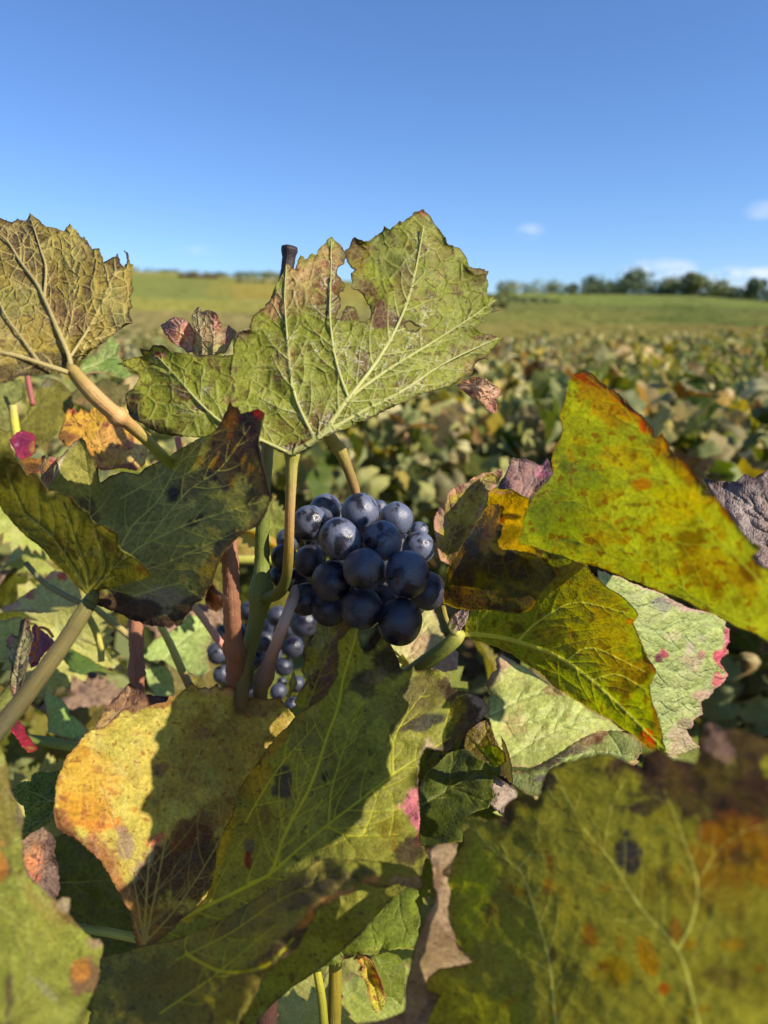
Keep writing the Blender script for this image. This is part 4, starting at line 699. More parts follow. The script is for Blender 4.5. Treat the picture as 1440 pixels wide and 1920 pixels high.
v6b = [(3.5, 2., [(350, 1790), (420, 1822), (500, 1810), (550, 1760)]), (2.4, 1., [(352, 1752), (346, 1775), (360, 1800)]), (2., 1., [(300, 1900), (400, 1830), (520, 1730)]), (1.6, .8, [(330, 1800), (430, 1750), (520, 1690), (620, 1640)])]
M6 = leaf_mat('leaf_big_dark_green', (196, 192, 56), .95, .6, .2, 40, (124, 124, 46), (124, 104, 44), .35, 12, (58, 48, 40), .2, 50, (84, 62, 44), 3, .55, .18, .42, .6, -1, 0, 1.4)
L6 = leaf_obj([sheet(out6, dep6, v6, (), 3.2, 10, (146, 146, 58), sp6, .35, -1, 1.1, .7, .0005, 52, [(CB([(870, 560), (808, 750), (775, 860), (700, 935)]), 11, (190, 166, 44), .9), (C6([(1112, 372), (1210, 400), (1300, 470), (1200, 605), (1100, 712)]), 22, (84, 62, 52), .85), (C6([(1210, 400), (1305, 480), (1270, 552)]), 8, (170, 150, 134), .8)]), sheet(out6b, dep6b, v6b, (), 3.4, 12, (150, 142, 60), sp6b, .6, -1, 1.0, .8, -.001, 60)], M6, VINE_C, 'big dark green leaf below the grapes with yellow veins and a pink torn edge')

# ---- large blurred leaf at the bottom right
dep7 = [(870, 1540, .171), (850, 1650, .168), (760, 1900, .166), (1090, 1430, .152), (1240, 1440, .136), (1330, 1365, .127), (1460, 1430, .113), (1460, 1920, .108), (1100, 1700, .144), (1000, 1920, .148), (1250, 1650, .129), (1560, 1600, .100)]
out7 = C7([(385, 345), (400, 333), (470, 347), (525, 335), (527, 300), (560, 272), (600, 262), (640, 275), (655, 235), (668, 190), (690, 165), (720, 148), (760, 142), (800, 128), (850, 118), (900, 122), (960, 150), (1000, 168), (1008, 120), (1060, 102), (1110, 138), (1190, 150), (1205, 90), (1222, 20), (1237, 5), (1270, 25), (1330, 30), (1400, 55), (1440, 75), (1620, 60), (1620, 1200), (200, 1200), (230, 1000), (260, 900), (300, 860), (420, 840), (370, 780), (335, 690), (342, 600), (330, 560), (345, 490), (372, 450), (388, 430), (380, 380)])
v7 = [(2.7, .9, C7([(1230, 1200), (1190, 1000), (1130, 800), (1000, 650), (900, 490), (800, 370), (700, 180)])), (2.4, .8, C7([(1130, 795), (1180, 690), (1195, 560), (1150, 420), (1080, 240)])), (2.4, .8, C7([(720, 1150), (700, 1000), (685, 850), (640, 680), (580, 520), (500, 460), (390, 345)])), (1.1, .4, C7([(580, 510), (640, 430), (700, 300), (680, 220)])), (1.2, .4, C7([(1195, 560), (1300, 420), (1500, 330)])), (1.1, .4, C7([(870, 460), (900, 300), (960, 180)]))]
sp7 = spots(C7, [(1250, 230, 260, 120, (52, 40, 38), .95, 5), (1400, 300, 200, 120, (60, 42, 36), .9), (1080, 170, 120, 50, (86, 64, 56), .8), (1250, 60, 50, 50, (130, 100, 88), .8), (1420, 400, 200, 80, (112, 70, 42), .75), (1290, 400, 90, 50, (104, 68, 40), .7), (965, 470, 50, 62, (42, 38, 46), .95), (530, 310, 30, 50, (56, 44, 40), .9), (680, 210, 30, 40, (60, 48, 48), .8), (820, 740, 30, 36, (126, 74, 42), .75), (1020, 820, 30, 60, (162, 118, 48), .8, -20), (910, 870, 50, 50, (150, 120, 40), .8), (1080, 930, 22, 24, (150, 66, 40), .8), (680, 580, 16, 26, (160, 110, 50), .7), (776, 650, 16, 14, (44, 40, 34), .8), (690, 810, 16, 28, (44, 40, 34), .8), (1350, 480, 150, 100, (134, 92, 42), .7), (1250, 600, 120, 120, (110, 84, 40), .6), (1120, 720, 20, 50, (140, 84, 50), .7), (1400, 820, 160, 160, (96, 92, 40), .5), (420, 600, 70, 180, (150, 158, 50), .7, 10), (560, 760, 90, 100, (136, 140, 50), .5), (300, 980, 160, 90, (190, 180, 70), .85), (450, 1000, 160, 80, (150, 150, 50), .6), (1300, 900, 60, 40, (70, 54, 40), .6), (1040, 560, 60, 60, (110, 96, 40), .5)])+rnd_spots(26, 950, 1500, 1440, 1900, 5, 14, [(120, 60, 34), (60, 50, 36), (150, 110, 46), (84, 96, 44)], .7, 31)
out7b = C7([(250, 446), (300, 432), (365, 430), (362, 462), (350, 490), (345, 640), (375, 770), (430, 842), (380, 900), (300, 960), (230, 1200), (-160, 1200), (-100, 1100), (0, 1062), (60, 1050), (130, 1030), (182, 1010), (185, 930), (205, 850), (222, 770), (262, 680), (292, 600), (280, 560), (275, 500)])
dep7b = [(800, 1590, .178), (850, 1600, .182), (790, 1750, .168), (860, 1780, .176), (760, 1890, .158), (700, 1920, .15), (580, 1950, .146), (820, 1680, .174)]
sp7b = spots(C7, [(310, 470, 60, 60, (176, 150, 122), .7), (300, 560, 30, 50, (120, 92, 76), .7), (300, 780, 90, 70, (140, 112, 84), .7), (100, 1060, 120, 40, (170, 136, 110), .7)])
M7 = leaf_mat('leaf_blurred_olive', (196, 192, 102), .9, .45, .15, 40, (124, 120, 54), (122, 110, 44), .35, 9, (90, 66, 36), .2, 40, (110, 84, 50), 2, .55, .15, .52, .45, -1, 0, 1.35)
L7 = leaf_obj([sheet(out7, dep7, v7, (), 3.8, 14, (134, 130, 56), sp7, .04, -1, .55, .9, .001, 60, [(C7([(1010, 120), (1110, 138), (1190, 150), (1237, 5), (1330, 30), (1440, 75), (1620, 60)]), 62, (58, 42, 38), .93), (C7([(1222, 20), (1237, 5), (1270, 25), (1250, 80), (1300, 130)]), 16, (140, 112, 100), .8), (C7([(655, 235), (668, 190), (690, 165), (720, 148)]), 12, (60, 46, 46), .9), (C7([(525, 335), (527, 300), (560, 272), (640, 275)]), 14, (60, 46, 42), .85)]), sheet(out7b, dep7b, [], (), 3.6, 15, (176, 148, 116), sp7b, .6, -1, 1.6, .9, .002, 0)], M7, VINE_R, 'large blurred olive leaf filling the bottom right with a dark brown top edge')

# ---- blurred light olive leaf at the bottom left
out8 = C8([(-200, -100), (-60, -60), (0, 15), (30, 60), (60, 150), (75, 260), (92, 350), (150, 440), (162, 500), (150, 580), (152, 640), (165, 760), (190, 870), (270, 960), (380, 1062), (400, 1070), (440, 1040), (490, 1045), (480, 1160), (580, 1280), (640, 1330), (690, 1330), (722, 1385), (690, 1480), (686, 1600), (640, 1720), (590, 1840), (565, 2050), (-200, 2050)])
dep8 = [(0, 1410, .172), (30, 1550, .165), (190, 1775, .168), (0, 1900, .128), (160, 1900, .146), (100, 1700, .156), (0, 1700, .142), (-50, 1800, .125)]
sp8 = spots(C8, [(40, 500, 60, 400, (112, 80, 50), .6), (10, 800, 30, 130, (190, 110, 40), .6), (60, 1700, 30, 200, (84, 66, 54), .8), (600, 1580, 90, 120, (130, 92, 70), .85, 20), (560, 1540, 50, 70, (190, 126, 56), .8), (450, 1140, 120, 40, (120, 80, 60), .7, 45), (660, 1360, 60, 50, (160, 130, 110), .8), (450, 1070, 50, 60, (170, 150, 124), .8), (320, 1690, 110, 26, (150, 146, 110), .7, 42), (300, 1100, 200, 60, (140, 112, 60), .5, 45), (140, 450, 40, 80, (120, 92, 84), .7)])
M8 = leaf_mat('leaf_blurred_light', (140, 140, 70), .5, .35, .15, 40, None, (150, 144, 62), .4, 8, (120, 90, 50), .1, 40, (110, 80, 60), 3, .5, .3, .33, .8, -1)
L8 = leaf_obj([sheet(out8, dep8, [(2.6, 1., C8([(0, 2000), (200, 1500), (120, 900), (40, 400)])), (2.6, 1., C8([(60, 1900), (400, 1600), (680, 1400)]))], (), 3.8, 16, (138, 142, 60), sp8, .5, -1, .9, .9, .001, 60)], M8, VINE_L, 'blurred light olive leaf cut by the bottom left corner')

# ---- glowing yellow leaf at the right
dep9 = [(1080, 705, .210), (985, 1020, .234), (1440, 1060, .140), (1440, 1190, .152), (1220, 830, .170), (1100, 900, .205), (1320, 930, .154), (1300, 1120, .176), (1180, 1080, .198), (1040, 850, .225), (1560, 1200, .122)]
out9 = C9([(648, 92), (668, 84), (690, 80), (730, 98), (790, 148), (860, 198), (920, 258), (968, 310), (970, 340), (985, 345), (1002, 332), (1040, 398), (1100, 448), (1150, 508), (1190, 556), (1185, 575), (1225, 588), (1242, 620), (1290, 680), (1330, 728), (1372, 780), (1400, 785), (1416, 802), (1372, 838), (1392, 870), (1440, 890), (1620, 970), (1680, 1250), (1560, 1232), (1440, 1182), (1330, 1132), (1240, 1082), (1160, 1050), (1000, 982), (850, 922), (780, 892), (690, 866), (600, 832), (500, 802), (420, 790), (432, 730), (440, 680), (460, 630), (480, 590), (520, 540), (562, 500), (555, 460), (557, 420), (590, 352), (602, 320), (585, 262), (610, 200), (625, 120)])
v9 = [(3., 1., C9([(1640, 1090), (1440, 965), (1350, 880), (1250, 780), (1150, 660), (1040, 530), (950, 380), (850, 230), (700, 100)])), (2.6, .8, C9([(1600, 1190), (1440, 1140), (1280, 1080), (1150, 1010), (1040, 930), (920, 830), (800, 710), (650, 600), (560, 560)])), (2., .7, C9([(1040, 530), (880, 490), (740, 450), (620, 420)])), (1.8, .6, C9([(950, 850), (850, 845), (700, 790), (580, 750)])), (1.6, .6, C9([(790, 700), (840, 670), (960, 640), (1040, 590)])), (1.6, .6, C9([(1080, 960), (1150, 900), (1250, 870)]))]
sp9 = rnd_spots(130, 1000, 720, 1440, 1150, 2.5, 7, [(120, 70, 30), (100, 66, 28), (140, 90, 34)], .75, 42)+spots(C9, [(700, 130, 70, 24, (130, 60, 34), .6, 35), (860, 230, 110, 26, (136, 60, 32), .6, 45), (935, 300, 40, 36, (190, 30, 40), .9), (1050, 440, 130, 40, (124, 84, 30), .7, 50), (1000, 390, 40, 30, (176, 120, 30), .7), (780, 220, 120, 60, (164, 120, 40), .7, 30), (1120, 760, 60, 60, (88, 60, 22), .85), (1180, 850, 90, 60, (148, 112, 40), .55), (1300, 900, 100, 50, (140, 98, 36), .6, 40), (1180, 930, 110, 40, (110, 80, 24), .7, 20), (770, 760, 80, 30, (156, 126, 44), .5), (760, 590, 80, 40, (170, 130, 44), .6), (920, 540, 40, 26, (170, 90, 36), .7), (700, 550, 120, 160, (110, 128, 40), .5), (560, 680, 120, 90, (112, 132, 42), .6), (1080, 620, 120, 80, (176, 156, 40), .6), (850, 440, 90, 50, (166, 140, 40), .6), (1370, 900, 60, 40, (84, 46, 26), .8), (1200, 600, 60, 30, (180, 150, 40), .5), (1000, 920, 220, 40, (150, 150, 46), .5, 25), (900, 625, 50, 8, (90, 60, 30), .7, 0)])+rnd_spots(60, 1060, 760, 1430, 1130, 4, 10, [(150, 92, 34), (120, 70, 30), (100, 76, 26), (160, 134, 40)], .65, 41)
M9 = leaf_mat('leaf_glowing_yellow', (156, 160, 62), .5, .4, .3, 40, (96, 96, 30), (150, 132, 44), .3, 13, (110, 62, 26), .35, 46, (110, 70, 34), 2.5, .45, .25, .55, .55, -1, 0, 1.12)
L9 = leaf_obj([sheet(out9, dep9, v9, (), 3.0, 18, (148, 152, 54), sp9, .4, -1, 1.0, .6, -.0012, 46, [(C9([(660, 88), (790, 148), (920, 258), (972, 335)]), 8, (140, 34, 30), .9), (C9([(690, 80), (790, 146), (920, 254), (970, 330)]), 5, (70, 36, 40), .95), (C9([(1002, 332), (1100, 448), (1190, 556), (1290, 680), (1416, 802)]), 6, (62, 40, 38), .95), (C9([(1002, 345), (1150, 515), (1290, 690)]), 8, (128, 76, 28), .6)])], M9, VINE_R, 'large glowing yellow green leaf at the right with orange blotches and a dark red rim')

# ---- yellow green leaf below it with a brown rolled flap
dep10 = [(870, 1190, .264), (1010, 1080, .262), (1100, 1062, .242), (1195, 1150, .204), (1228, 1260, .189), (1252, 1412, .188), (1000, 1250, .240), (1100, 1180, .232), (900, 1140, .268)]
out10 = [(868, 1192), (872, 1165), (884, 1143), (940, 1130), (1000, 1140), (1005, 1080), (1020, 1035), (1062, 1043), (1100, 1062), (1125, 1088), (1150, 1108), (1178, 1130), (1196, 1152), (1190, 1163), (1186, 1168), (1196, 1190), (1202, 1206), (1216, 1235), (1230, 1262), (1224, 1270), (1218, 1285), (1219, 1300), (1230, 1335), (1240, 1370), (1252, 1414), (1240, 1410), (1212, 1400), (1190, 1380), (1170, 1368), (1150, 1352), (1130, 1342), (1095, 1322), (1040, 1288), (1000, 1252), (960, 1226), (910, 1206)]
v10 = [(4.5, 1.4, [(868, 1190), (900, 1190), (960, 1200), (1040, 1228), (1100, 1268), (1170, 1330), (1250, 1410)]), (2.2, .8, [(970, 1203), (1010, 1165), (1080, 1130), (1180, 1150)]), (1.8, .8, [(893, 1190), (897, 1160), (900, 1140)]), (1.8, .7, [(1060, 1240), (1110, 1215), (1210, 1260)]), (1.6, .6, [(1110, 1275), (1160, 1265), (1220, 1300)])]
sp10 = [(1190, 1270, 26, 40, (80, 52, 24), .85, 40), (1160, 1240, 40, 16, (130, 96, 30), .7, 40), (1183, 1165, 10, 8, (200, 50, 36), .9), (1213, 1390, 14, 16, (206, 40, 40), .95), (972, 1180, 16, 14, (70, 52, 30), .85), (1130, 1120, 50, 26, (120, 96, 30), .6, 40), (1100, 1100, 90, 40, (140, 130, 40), .5), (1230, 1330, 8, 60, (110, 66, 30), .8, -14), (1140, 1200, 70, 60, (156, 128, 36), .6), (1060, 1180, 60, 30, (150, 150, 36), .5)]+rnd_spots(34, 1020, 1150, 1220, 1330, 3, 7, [(150, 100, 30), (104, 76, 26), (176, 150, 40)], .6, 51)
out10b = CH([(145, 1335), (148, 1200), (165, 1090), (215, 960), (290, 850), (370, 745), (440, 620), (490, 530), (550, 482), (620, 478), (632, 560), (618, 630), (657, 665), (640, 740), (605, 800), (622, 850), (650, 872), (700, 872), (780, 880), (900, 905), (985, 960), (1080, 1022), (1120, 1090), (1040, 1180), (1000, 1220), (950, 1290), (900, 1385), (800, 1422), (600, 1392), (450, 1388), (300, 1378), (200, 1352)])
dep10b = [(833, 1130, .252), (850, 1050, .254), (915, 950, .256), (937, 945, .248), (935, 1000, .238), (1000, 1040, .222), (1035, 1064, .216), (1000, 1145, .222), (900, 1140, .238), (890, 1050, .238), (945, 1080, .23)]
out10c = CH([(530, 382), (565, 350), (605, 345), (660, 362), (722, 350), (800, 402), (882, 440), (872, 520), (835, 600), (840, 680), (800, 800), (960, 860), (1120, 905), (1380, 1000), (1380, 1200), (1100, 1130), (900, 960), (640, 930), (560, 800), (590, 640), (520, 480)])
dep10c = [(915, 930, .272), (985, 930, .268), (960, 920, .262), (1000, 1020, .268), (1100, 1070, .246), (945, 1000, .290), (960, 1040, .284)]
M10 = leaf_mat('leaf_yellow_green_glow', (200, 198, 92), .8, .22, .35, 44, (104, 108, 24), (166, 146, 34), .45, 14, (104, 76, 24), .35, 50, (160, 136, 50), 2.2, .45, .25, .56, .9, -1, 0, 1.2)
L10 = leaf_obj([sheet(out10, dep10, v10, (), 2.8, 20, (138, 146, 38), sp10, .5, -1, 1.0, .6, .0003, 34, [([(1190, 1165), (1202, 1206), (1230, 1262)], 4, (150, 84, 36), .8), ([(1218, 1290), (1235, 1350), (1252, 1410)], 5, (120, 70, 34), .85), ([(1050, 1292), (1130, 1342), (1240, 1410)], 4, (150, 140, 60), .6)]),
    sheet(out10b, dep10b, [], (), 2.8, 21, (74, 56, 34), spots(CH, [(560, 600, 60, 160, (206, 146, 44), .9, 5), (500, 760, 40, 120, (170, 104, 44), .8), (600, 860, 70, 30, (206, 166, 50), .8, 40), (850, 920, 150, 26, (180, 156, 50), .8, 22), (950, 1010, 120, 50, (110, 100, 44), .8, 25), (700, 1250, 220, 110, (72, 62, 44), .7), (280, 1150, 120, 160, (72, 46, 34), .8), (980, 1140, 90, 90, (96, 82, 40), .7)]), .7, 1, 1.3, .6, .0005, 40),
    sheet(out10c, dep10c, [], (), 2.8, 22, (176, 140, 48), spots(CH, [(640, 370, 120, 26, (170, 124, 96), .9), (740, 500, 110, 40, (196, 150, 44), .7), (740, 590, 100, 26, (60, 36, 24), .95), (640, 620, 34, 40, (150, 60, 30), .9), (1000, 950, 160, 40, (96, 80, 50), .8, 20), (1200, 1020, 140, 60, (104, 84, 46), .8, 25), (700, 720, 90, 80, (110, 90, 34), .8)]), .7, 1, 1.3, .6, .0, 0)], M10, VINE_R, 'yellow green leaf right of the grapes with a brown rolled upper flap')

# ---- pale quilted leaf with a pink edge
out11 = CE([(-90, 40), (0, 75), (60, 92), (160, 130), (260, 170), (400, 220), (560, 300), (740, 390), (860, 410), (950, 430), (1020, 480), (1062, 510), (1055, 545), (1095, 575), (1090, 620), (1098, 690), (1060, 735), (1085, 790), (1050, 815), (1030, 830), (1000, 870), (1030, 905), (1050, 935), (1082, 985), (1062, 1020), (1040, 1055), (960, 1110), (940, 1160), (905, 1195), (840, 1228), (848, 1290), (858, 1340), (800, 1372), (765, 1388), (772, 1430), (745, 1470), (705, 1470), (720, 1510), (745, 1545), (790, 1608), (832, 1640), (760, 1665), (700, 1690), (612, 1700), (642, 1742), (560, 1732), (400, 1600), (300, 1300), (160, 1000), (40, 600), (-60, 300)])
v11 = [(2.2, .7, CE([(100, 560), (300, 570), (560, 620), (760, 660), (1040, 740)])), (2.2, .7, CE([(150, 880), (440, 940), (640, 955), (920, 980), (1080, 985)])), (2., .7, CE([(250, 1240), (560, 1240), (720, 1260), (850, 1330)])), (1.8, .6, CE([(60, 300), (300, 380), (480, 340), (700, 400)])), (1.6, .6, CE([(350, 1300), (560, 1400), (700, 1560)]))]
sp11 = spots(CE, [(1000, 820, 70, 60, (206, 70, 96), .95, -30, .25), (985, 1010, 60, 80, (206, 66, 88), .95, 0, .25), (1070, 650, 30, 90, (214, 120, 136), .9), (505, 795, 34, 46, (176, 60, 84), .95, -40, .25), (455, 835, 34, 40, (120, 40, 66), .95, 0, .25), (840, 810, 40, 40, (206, 110, 116), .8), (780, 860, 110, 90, (176, 150, 120), .8), (750, 740, 60, 80, (190, 166, 150), .7), (490, 340, 70, 60, (130, 116, 120), .85), (640, 340, 140, 40, (186, 150, 136), .9, 25), (840, 1160, 100, 40, (190, 150, 130), .8, -10), (700, 1560, 130, 140, (190, 160, 130), .9, 40), (720, 1420, 70, 50, (150, 124, 104), .8), (560, 1700, 60, 40, (170, 140, 110), .8), (840, 660, 50, 40, (150, 134, 120), .6), (610, 640, 80, 50, (206, 176, 140), .5), (760, 1300, 90, 40, (204, 196, 140), .5)])
M11 = leaf_mat('leaf_pale_quilted', (176, 190, 136), .35, .35, .30, 40, (128, 146, 92), (186, 180, 128), .3, 12, (150, 120, 100), .12, 50, (196, 150, 136), 3, .45, .3, .28, 2.4, -1, 0)
L11 = leaf_obj([sheet(out11, [(1140, 1080, .288), (1365, 1190, .330), (1270, 1415, .302), (1180, 1300, .286), (1300, 1080, .322), (1330, 1320, .318), (1230, 1200, .297)], v11, (), 2.6, 24, (166, 176, 100), sp11, .5, -1, .5, .6, .0004, 30, [(CE([(1090, 600), (1085, 700), (1040, 820), (1000, 870), (1075, 985), (1000, 1080)]), 9, (206, 76, 100), .9), (CE([(840, 1235), (855, 1340), (770, 1400), (720, 1500), (830, 1640), (640, 1740)]), 6, (170, 130, 110), .8)])], M11, VINE_R, 'pale green quilted leaf with pink teeth on its right edge')

# ---- pale leaf in sun and the dark edged strip below it
M12 = leaf_mat('leaf_pale_sunlit', (186, 196, 128), .5, .4, .25, 38, (180, 190, 120), (190, 176, 120), .35, 12, (140, 100, 70), .1, 50, (150, 110, 84), 3, .48, .25, .3, .7, -1)
L12 = leaf_obj([sheet(CP([(392, 480), (388, 440), (400, 400), (385, 370), (400, 330), (425, 310), (420, 270), (440, 250), (470, 270), (500, 288), (560, 322), (650, 380), (760, 450), (850, 500), (900, 540), (800, 575), (720, 610), (620, 660), (540, 680), (470, 672), (440, 620), (405, 560)]), [(920, 1250, .300), (1195, 1370, .296), (960, 1435, .268), (1050, 1310, .290), (980, 1240, .306), (925, 1340, .283)], [(2.4, .8, CP([(400, 480), (520, 420), (640, 385)])), (2., .7, CP([(470, 640), (600, 560), (760, 500), (850, 505)])), (1.8, .6, CP([(410, 500), (500, 520), (640, 480)]))], (), 2.8, 25, (172, 178, 94), spots(CP, [(430, 270, 50, 50, (190, 150, 120), .9), (410, 320, 40, 50, (120, 86, 70), .8), (480, 515, 40, 40, (206, 170, 110), .5), (650, 390, 40, 16, (150, 90, 70), .6)]), .8, -1, 1.1, .6, .0004, 40)], M12, VINE_R, 'pale green sunlit leaf under the yellow green leaf')
L12b = leaf_obj([sheet(CP([(470, 690), (540, 690), (600, 660), (640, 640), (700, 600), (760, 560), (800, 542), (880, 540), (930, 555), (960, 580), (965, 620), (940, 650), (880, 670), (800, 690), (700, 720), (600, 780), (560, 790), (480, 740)]), [(960, 1450, .262), (1120, 1370, .284), (1200, 1400, .272), (1030, 1460, .252), (1100, 1440, .262)], [(1.8, .7, CP([(940, 640), (780, 620), (600, 690)]))], (), 2.8, 26, (134, 148, 70), spots(CP, [(640, 640, 170, 26, (64, 44, 40), .95, -25), (780, 560, 50, 30, (120, 60, 44), .8, -10), (900, 590, 60, 40, (170, 176, 100), .7), (560, 730, 90, 40, (160, 170, 100), .8), (590, 720, 40, 14, (120, 96, 104), .8)]), .8, -1, 1.1, .7, .0005, 40)], M12, VINE_R, 'narrow green leaf with a dark brown upper margin above the blurred leaf')

# ---- dry leaves and others around the right side
M_DRY = leaf_mat('leaf_dry_grey', (170, 150, 136), .4, .3, .2, 40, None, (110, 84, 72), .5, 12, (74, 52, 48), .35, 50, (60, 40, 36), 5, .6, .25, .2, 1.8, -1)
leaf_obj([sheet([(1318, 895), (1350, 902), (1380, 903), (1398, 888), (1415, 896), (1440, 880), (1520, 878), (1540, 1090), (1440, 1070), (1400, 1030), (1350, 960)], [(1320, 900, .27), (1440, 885, .258), (1440, 1065, .232), (1370, 960, .25), (1530, 1000, .24)], [(2., .8, [(1530, 1080), (1440, 980), (1360, 910)])], (), 2.8, 27, (142, 124, 116), [(1410, 915, 30, 22, (64, 50, 54), .8), (1400, 960, 40, 40, (176, 160, 150), .5), (1345, 905, 30, 8, (90, 60, 50), .7)], .8, -1, 1.6, .6, .001, 40)], M_DRY, VINE_R, 'grey brown dry leaf at the right edge behind the glowing leaf')
M14 = leaf_mat('leaf_mottled_pink', (190, 160, 90), .4, .4, .35, 50, (190, 160, 70), (170, 140, 50), .5, 14, (100, 66, 48), .35, 50, (190, 136, 120), 7, .5, .35, .3, 1.6, -1)
leaf_obj([sheet(CH([(62, 620), (75, 570), (100, 520), (140, 480), (172, 440), (190, 380), (235, 345), (282, 312), (350, 300), (400, 255), (450, 232), (520, 212), (570, 205), (620, 180), (662, 200), (650, 240), (622, 292), (540, 400), (482, 520), (430, 620), (390, 760), (300, 900), (200, 1000), (120, 960), (92, 820), (70, 720)]), [(815, 985, .292), (860, 910, .306), (940, 880, .315), (900, 970, .300), (840, 1040, .288)], [(2., .8, CH([(150, 980), (260, 650), (330, 420), (560, 230)])), (1.6, .6, CH([(220, 780), (180, 620), (130, 500)]))], (), 2.6, 28, (150, 140, 52), spots(CH, [(110, 600, 60, 90, (140, 110, 104), .85), (240, 360, 110, 40, (196, 130, 116), .9, -30), (430, 250, 130, 26, (206, 150, 120), .85, -20), (480, 330, 120, 60, (92, 88, 56), .8), (280, 720, 60, 60, (70, 52, 48), .8), (230, 860, 110, 100, (84, 84, 40), .7), (620, 220, 40, 40, (206, 140, 130), .8)]), .8, -1, 1.3, .6, .001, 36)], M14, VINE_R, 'mottled yellow leaf with a pink rim just right of the grapes')
leaf_obj([sheet(CH([(560, 420), (600, 350), (640, 270), (680, 210), (712, 140), (705, 100), (742, 80), (800, 92), (850, 92), (905, 112), (970, 150), (1000, 120), (1032, 82), (1055, 120), (1062, 155), (1088, 222), (1050, 260), (1020, 282), (950, 352), (895, 432), (860, 470), (700, 460), (620, 470)]), [(925, 930, .286), (960, 862, .298), (1030, 865, .300), (1000, 930, .280), (970, 900, .28), (990, 880, .292)], [(1.8, .7, CH([(800, 440), (820, 280), (760, 110)])), (1.8, .7, CH([(820, 430), (930, 250), (1040, 120)]))], (), 2.6, 29, (142, 104, 92), spots(CH, [(1030, 170, 50, 70, (74, 30, 70), .9), (970, 210, 40, 50, (176, 84, 110), .8), (660, 330, 60, 90, (84, 66, 70), .8), (740, 120, 60, 40, (196, 160, 120), .8), (900, 330, 40, 90, (90, 66, 66), .7), (920, 390, 40, 40, (206, 160, 130), .7)]), .8, -1, 1.9, .6, .001, 36)], M_DRY, VINE_R, 'crumpled pinkish brown leaf with a purple corner behind the rolled flap')
M_GRN = leaf_mat('leaf_green', (150, 154, 76), .5, .4, .22, 38, (130, 136, 60), (106, 112, 42), .35, 12, (80, 60, 36), .12, 50, (116, 116, 46), 3, .45, .22, .36, .7, -1)
leaf_obj([sheet(C6([(940, 925), (955, 870), (1000, 810), (1045, 778), (1102, 722), (1180, 702), (1225, 720), (1255, 752), (1300, 770), (1332, 792), (1347, 850), (1328, 900), (1342, 970), (1312, 1022), (1250, 1035), (1195, 1060), (1180, 1140), (1172, 1202), (1080, 1225), (1000, 1230), (945, 1225), (930, 1100)]), [(790, 1570, .228), (920, 1430, .246), (900, 1550, .222), (870, 1420, .254), (800, 1480, .243)], [(2., .7, C6([(930, 1020), (1110, 915), (1300, 800)])), (1.5, .6, C6([(1110, 915), (1110, 800), (1150, 720)])), (1.5, .6, C6([(1110, 915), (1200, 950), (1300, 990)]))], (), 2.8, 32, (78, 88, 30), (), .7, -1, 1., .6, .0004, 44)], M_GRN, VINE_C, 'dark green shaded leaf right of the pink torn edge')
M_OLV = leaf_mat('leaf_olive_yellow', (176, 166, 66), .5, .4, .3, 40, (110, 100, 40), (150, 124, 44), .4, 14, (90, 62, 32), .3, 60, (110, 76, 44), 4, .48, .38, .4, 1.2, -1)
leaf_obj([sheet(C6([(1180, 690), (1200, 610), (1250, 570), (1300, 548), (1335, 600), (1352, 655), (1362, 725), (1330, 770), (1290, 785), (1220, 750)]), [(870, 1400, .262), (915, 1350, .266), (930, 1410, .256), (900, 1430, .25)], [(1.6, .6, C6([(1200, 720), (1270, 660), (1320, 580)]))], (), 2.8, 33, (120, 104, 40), (), .7, -1, 1., .6, .001, 40)], M_OLV, VINE_C, 'small ochre leaf behind the top of the dark green shaded leaf')
leaf_obj([sheet(C6([(1198, 628), (1230, 655), (1270, 690), (1292, 690), (1296, 640), (1308, 635), (1322, 675), (1365, 690), (1402, 722), (1412, 770), (1385, 790), (1350, 802), (1330, 792), (1300, 760), (1270, 722)]), [(878, 1380, .244), (945, 1420, .234), (930, 1440, .238), (910, 1395, .238)], [(1.6, .6, C6([(1205, 635), (1290, 720), (1350, 790)]))], (), 2.4, 34, (150, 166, 40), spots(C6, [(1370, 740, 40, 30, (90, 92, 30), .7)]), .7, -1, 1., .5, .001, 0), sheet(C6([(1380, 635), (1395, 660), (1440, 850), (1442, 890), (1425, 885), (1400, 830), (1390, 740)]), [(940, 1385, .236), (958, 1460, .242), (950, 1420, .238)], [], (), 2.4, 35, (84, 96, 56), (), .5, -1, .8, .5, 0, 0)], M_OLV, VINE_C, 'small twisted yellow green leaf between the pale leaf and the shaded one')
leaf_obj([sheet(C6([(1322, 880), (1345, 858), (1400, 880), (1440, 905), (1480, 960), (1490, 1030), (1440, 1060), (1390, 1060), (1355, 1030), (1318, 995), (1345, 950)]), [(920, 1475, .238), (960, 1480, .246), (950, 1525, .236)], [], (), 2.6, 36, (170, 150, 128), (), .6, -1, 1.6, .6, .001, 0)], M_DRY, VINE_C, 'small beige dry leaf scrap above the blurred olive leaf')
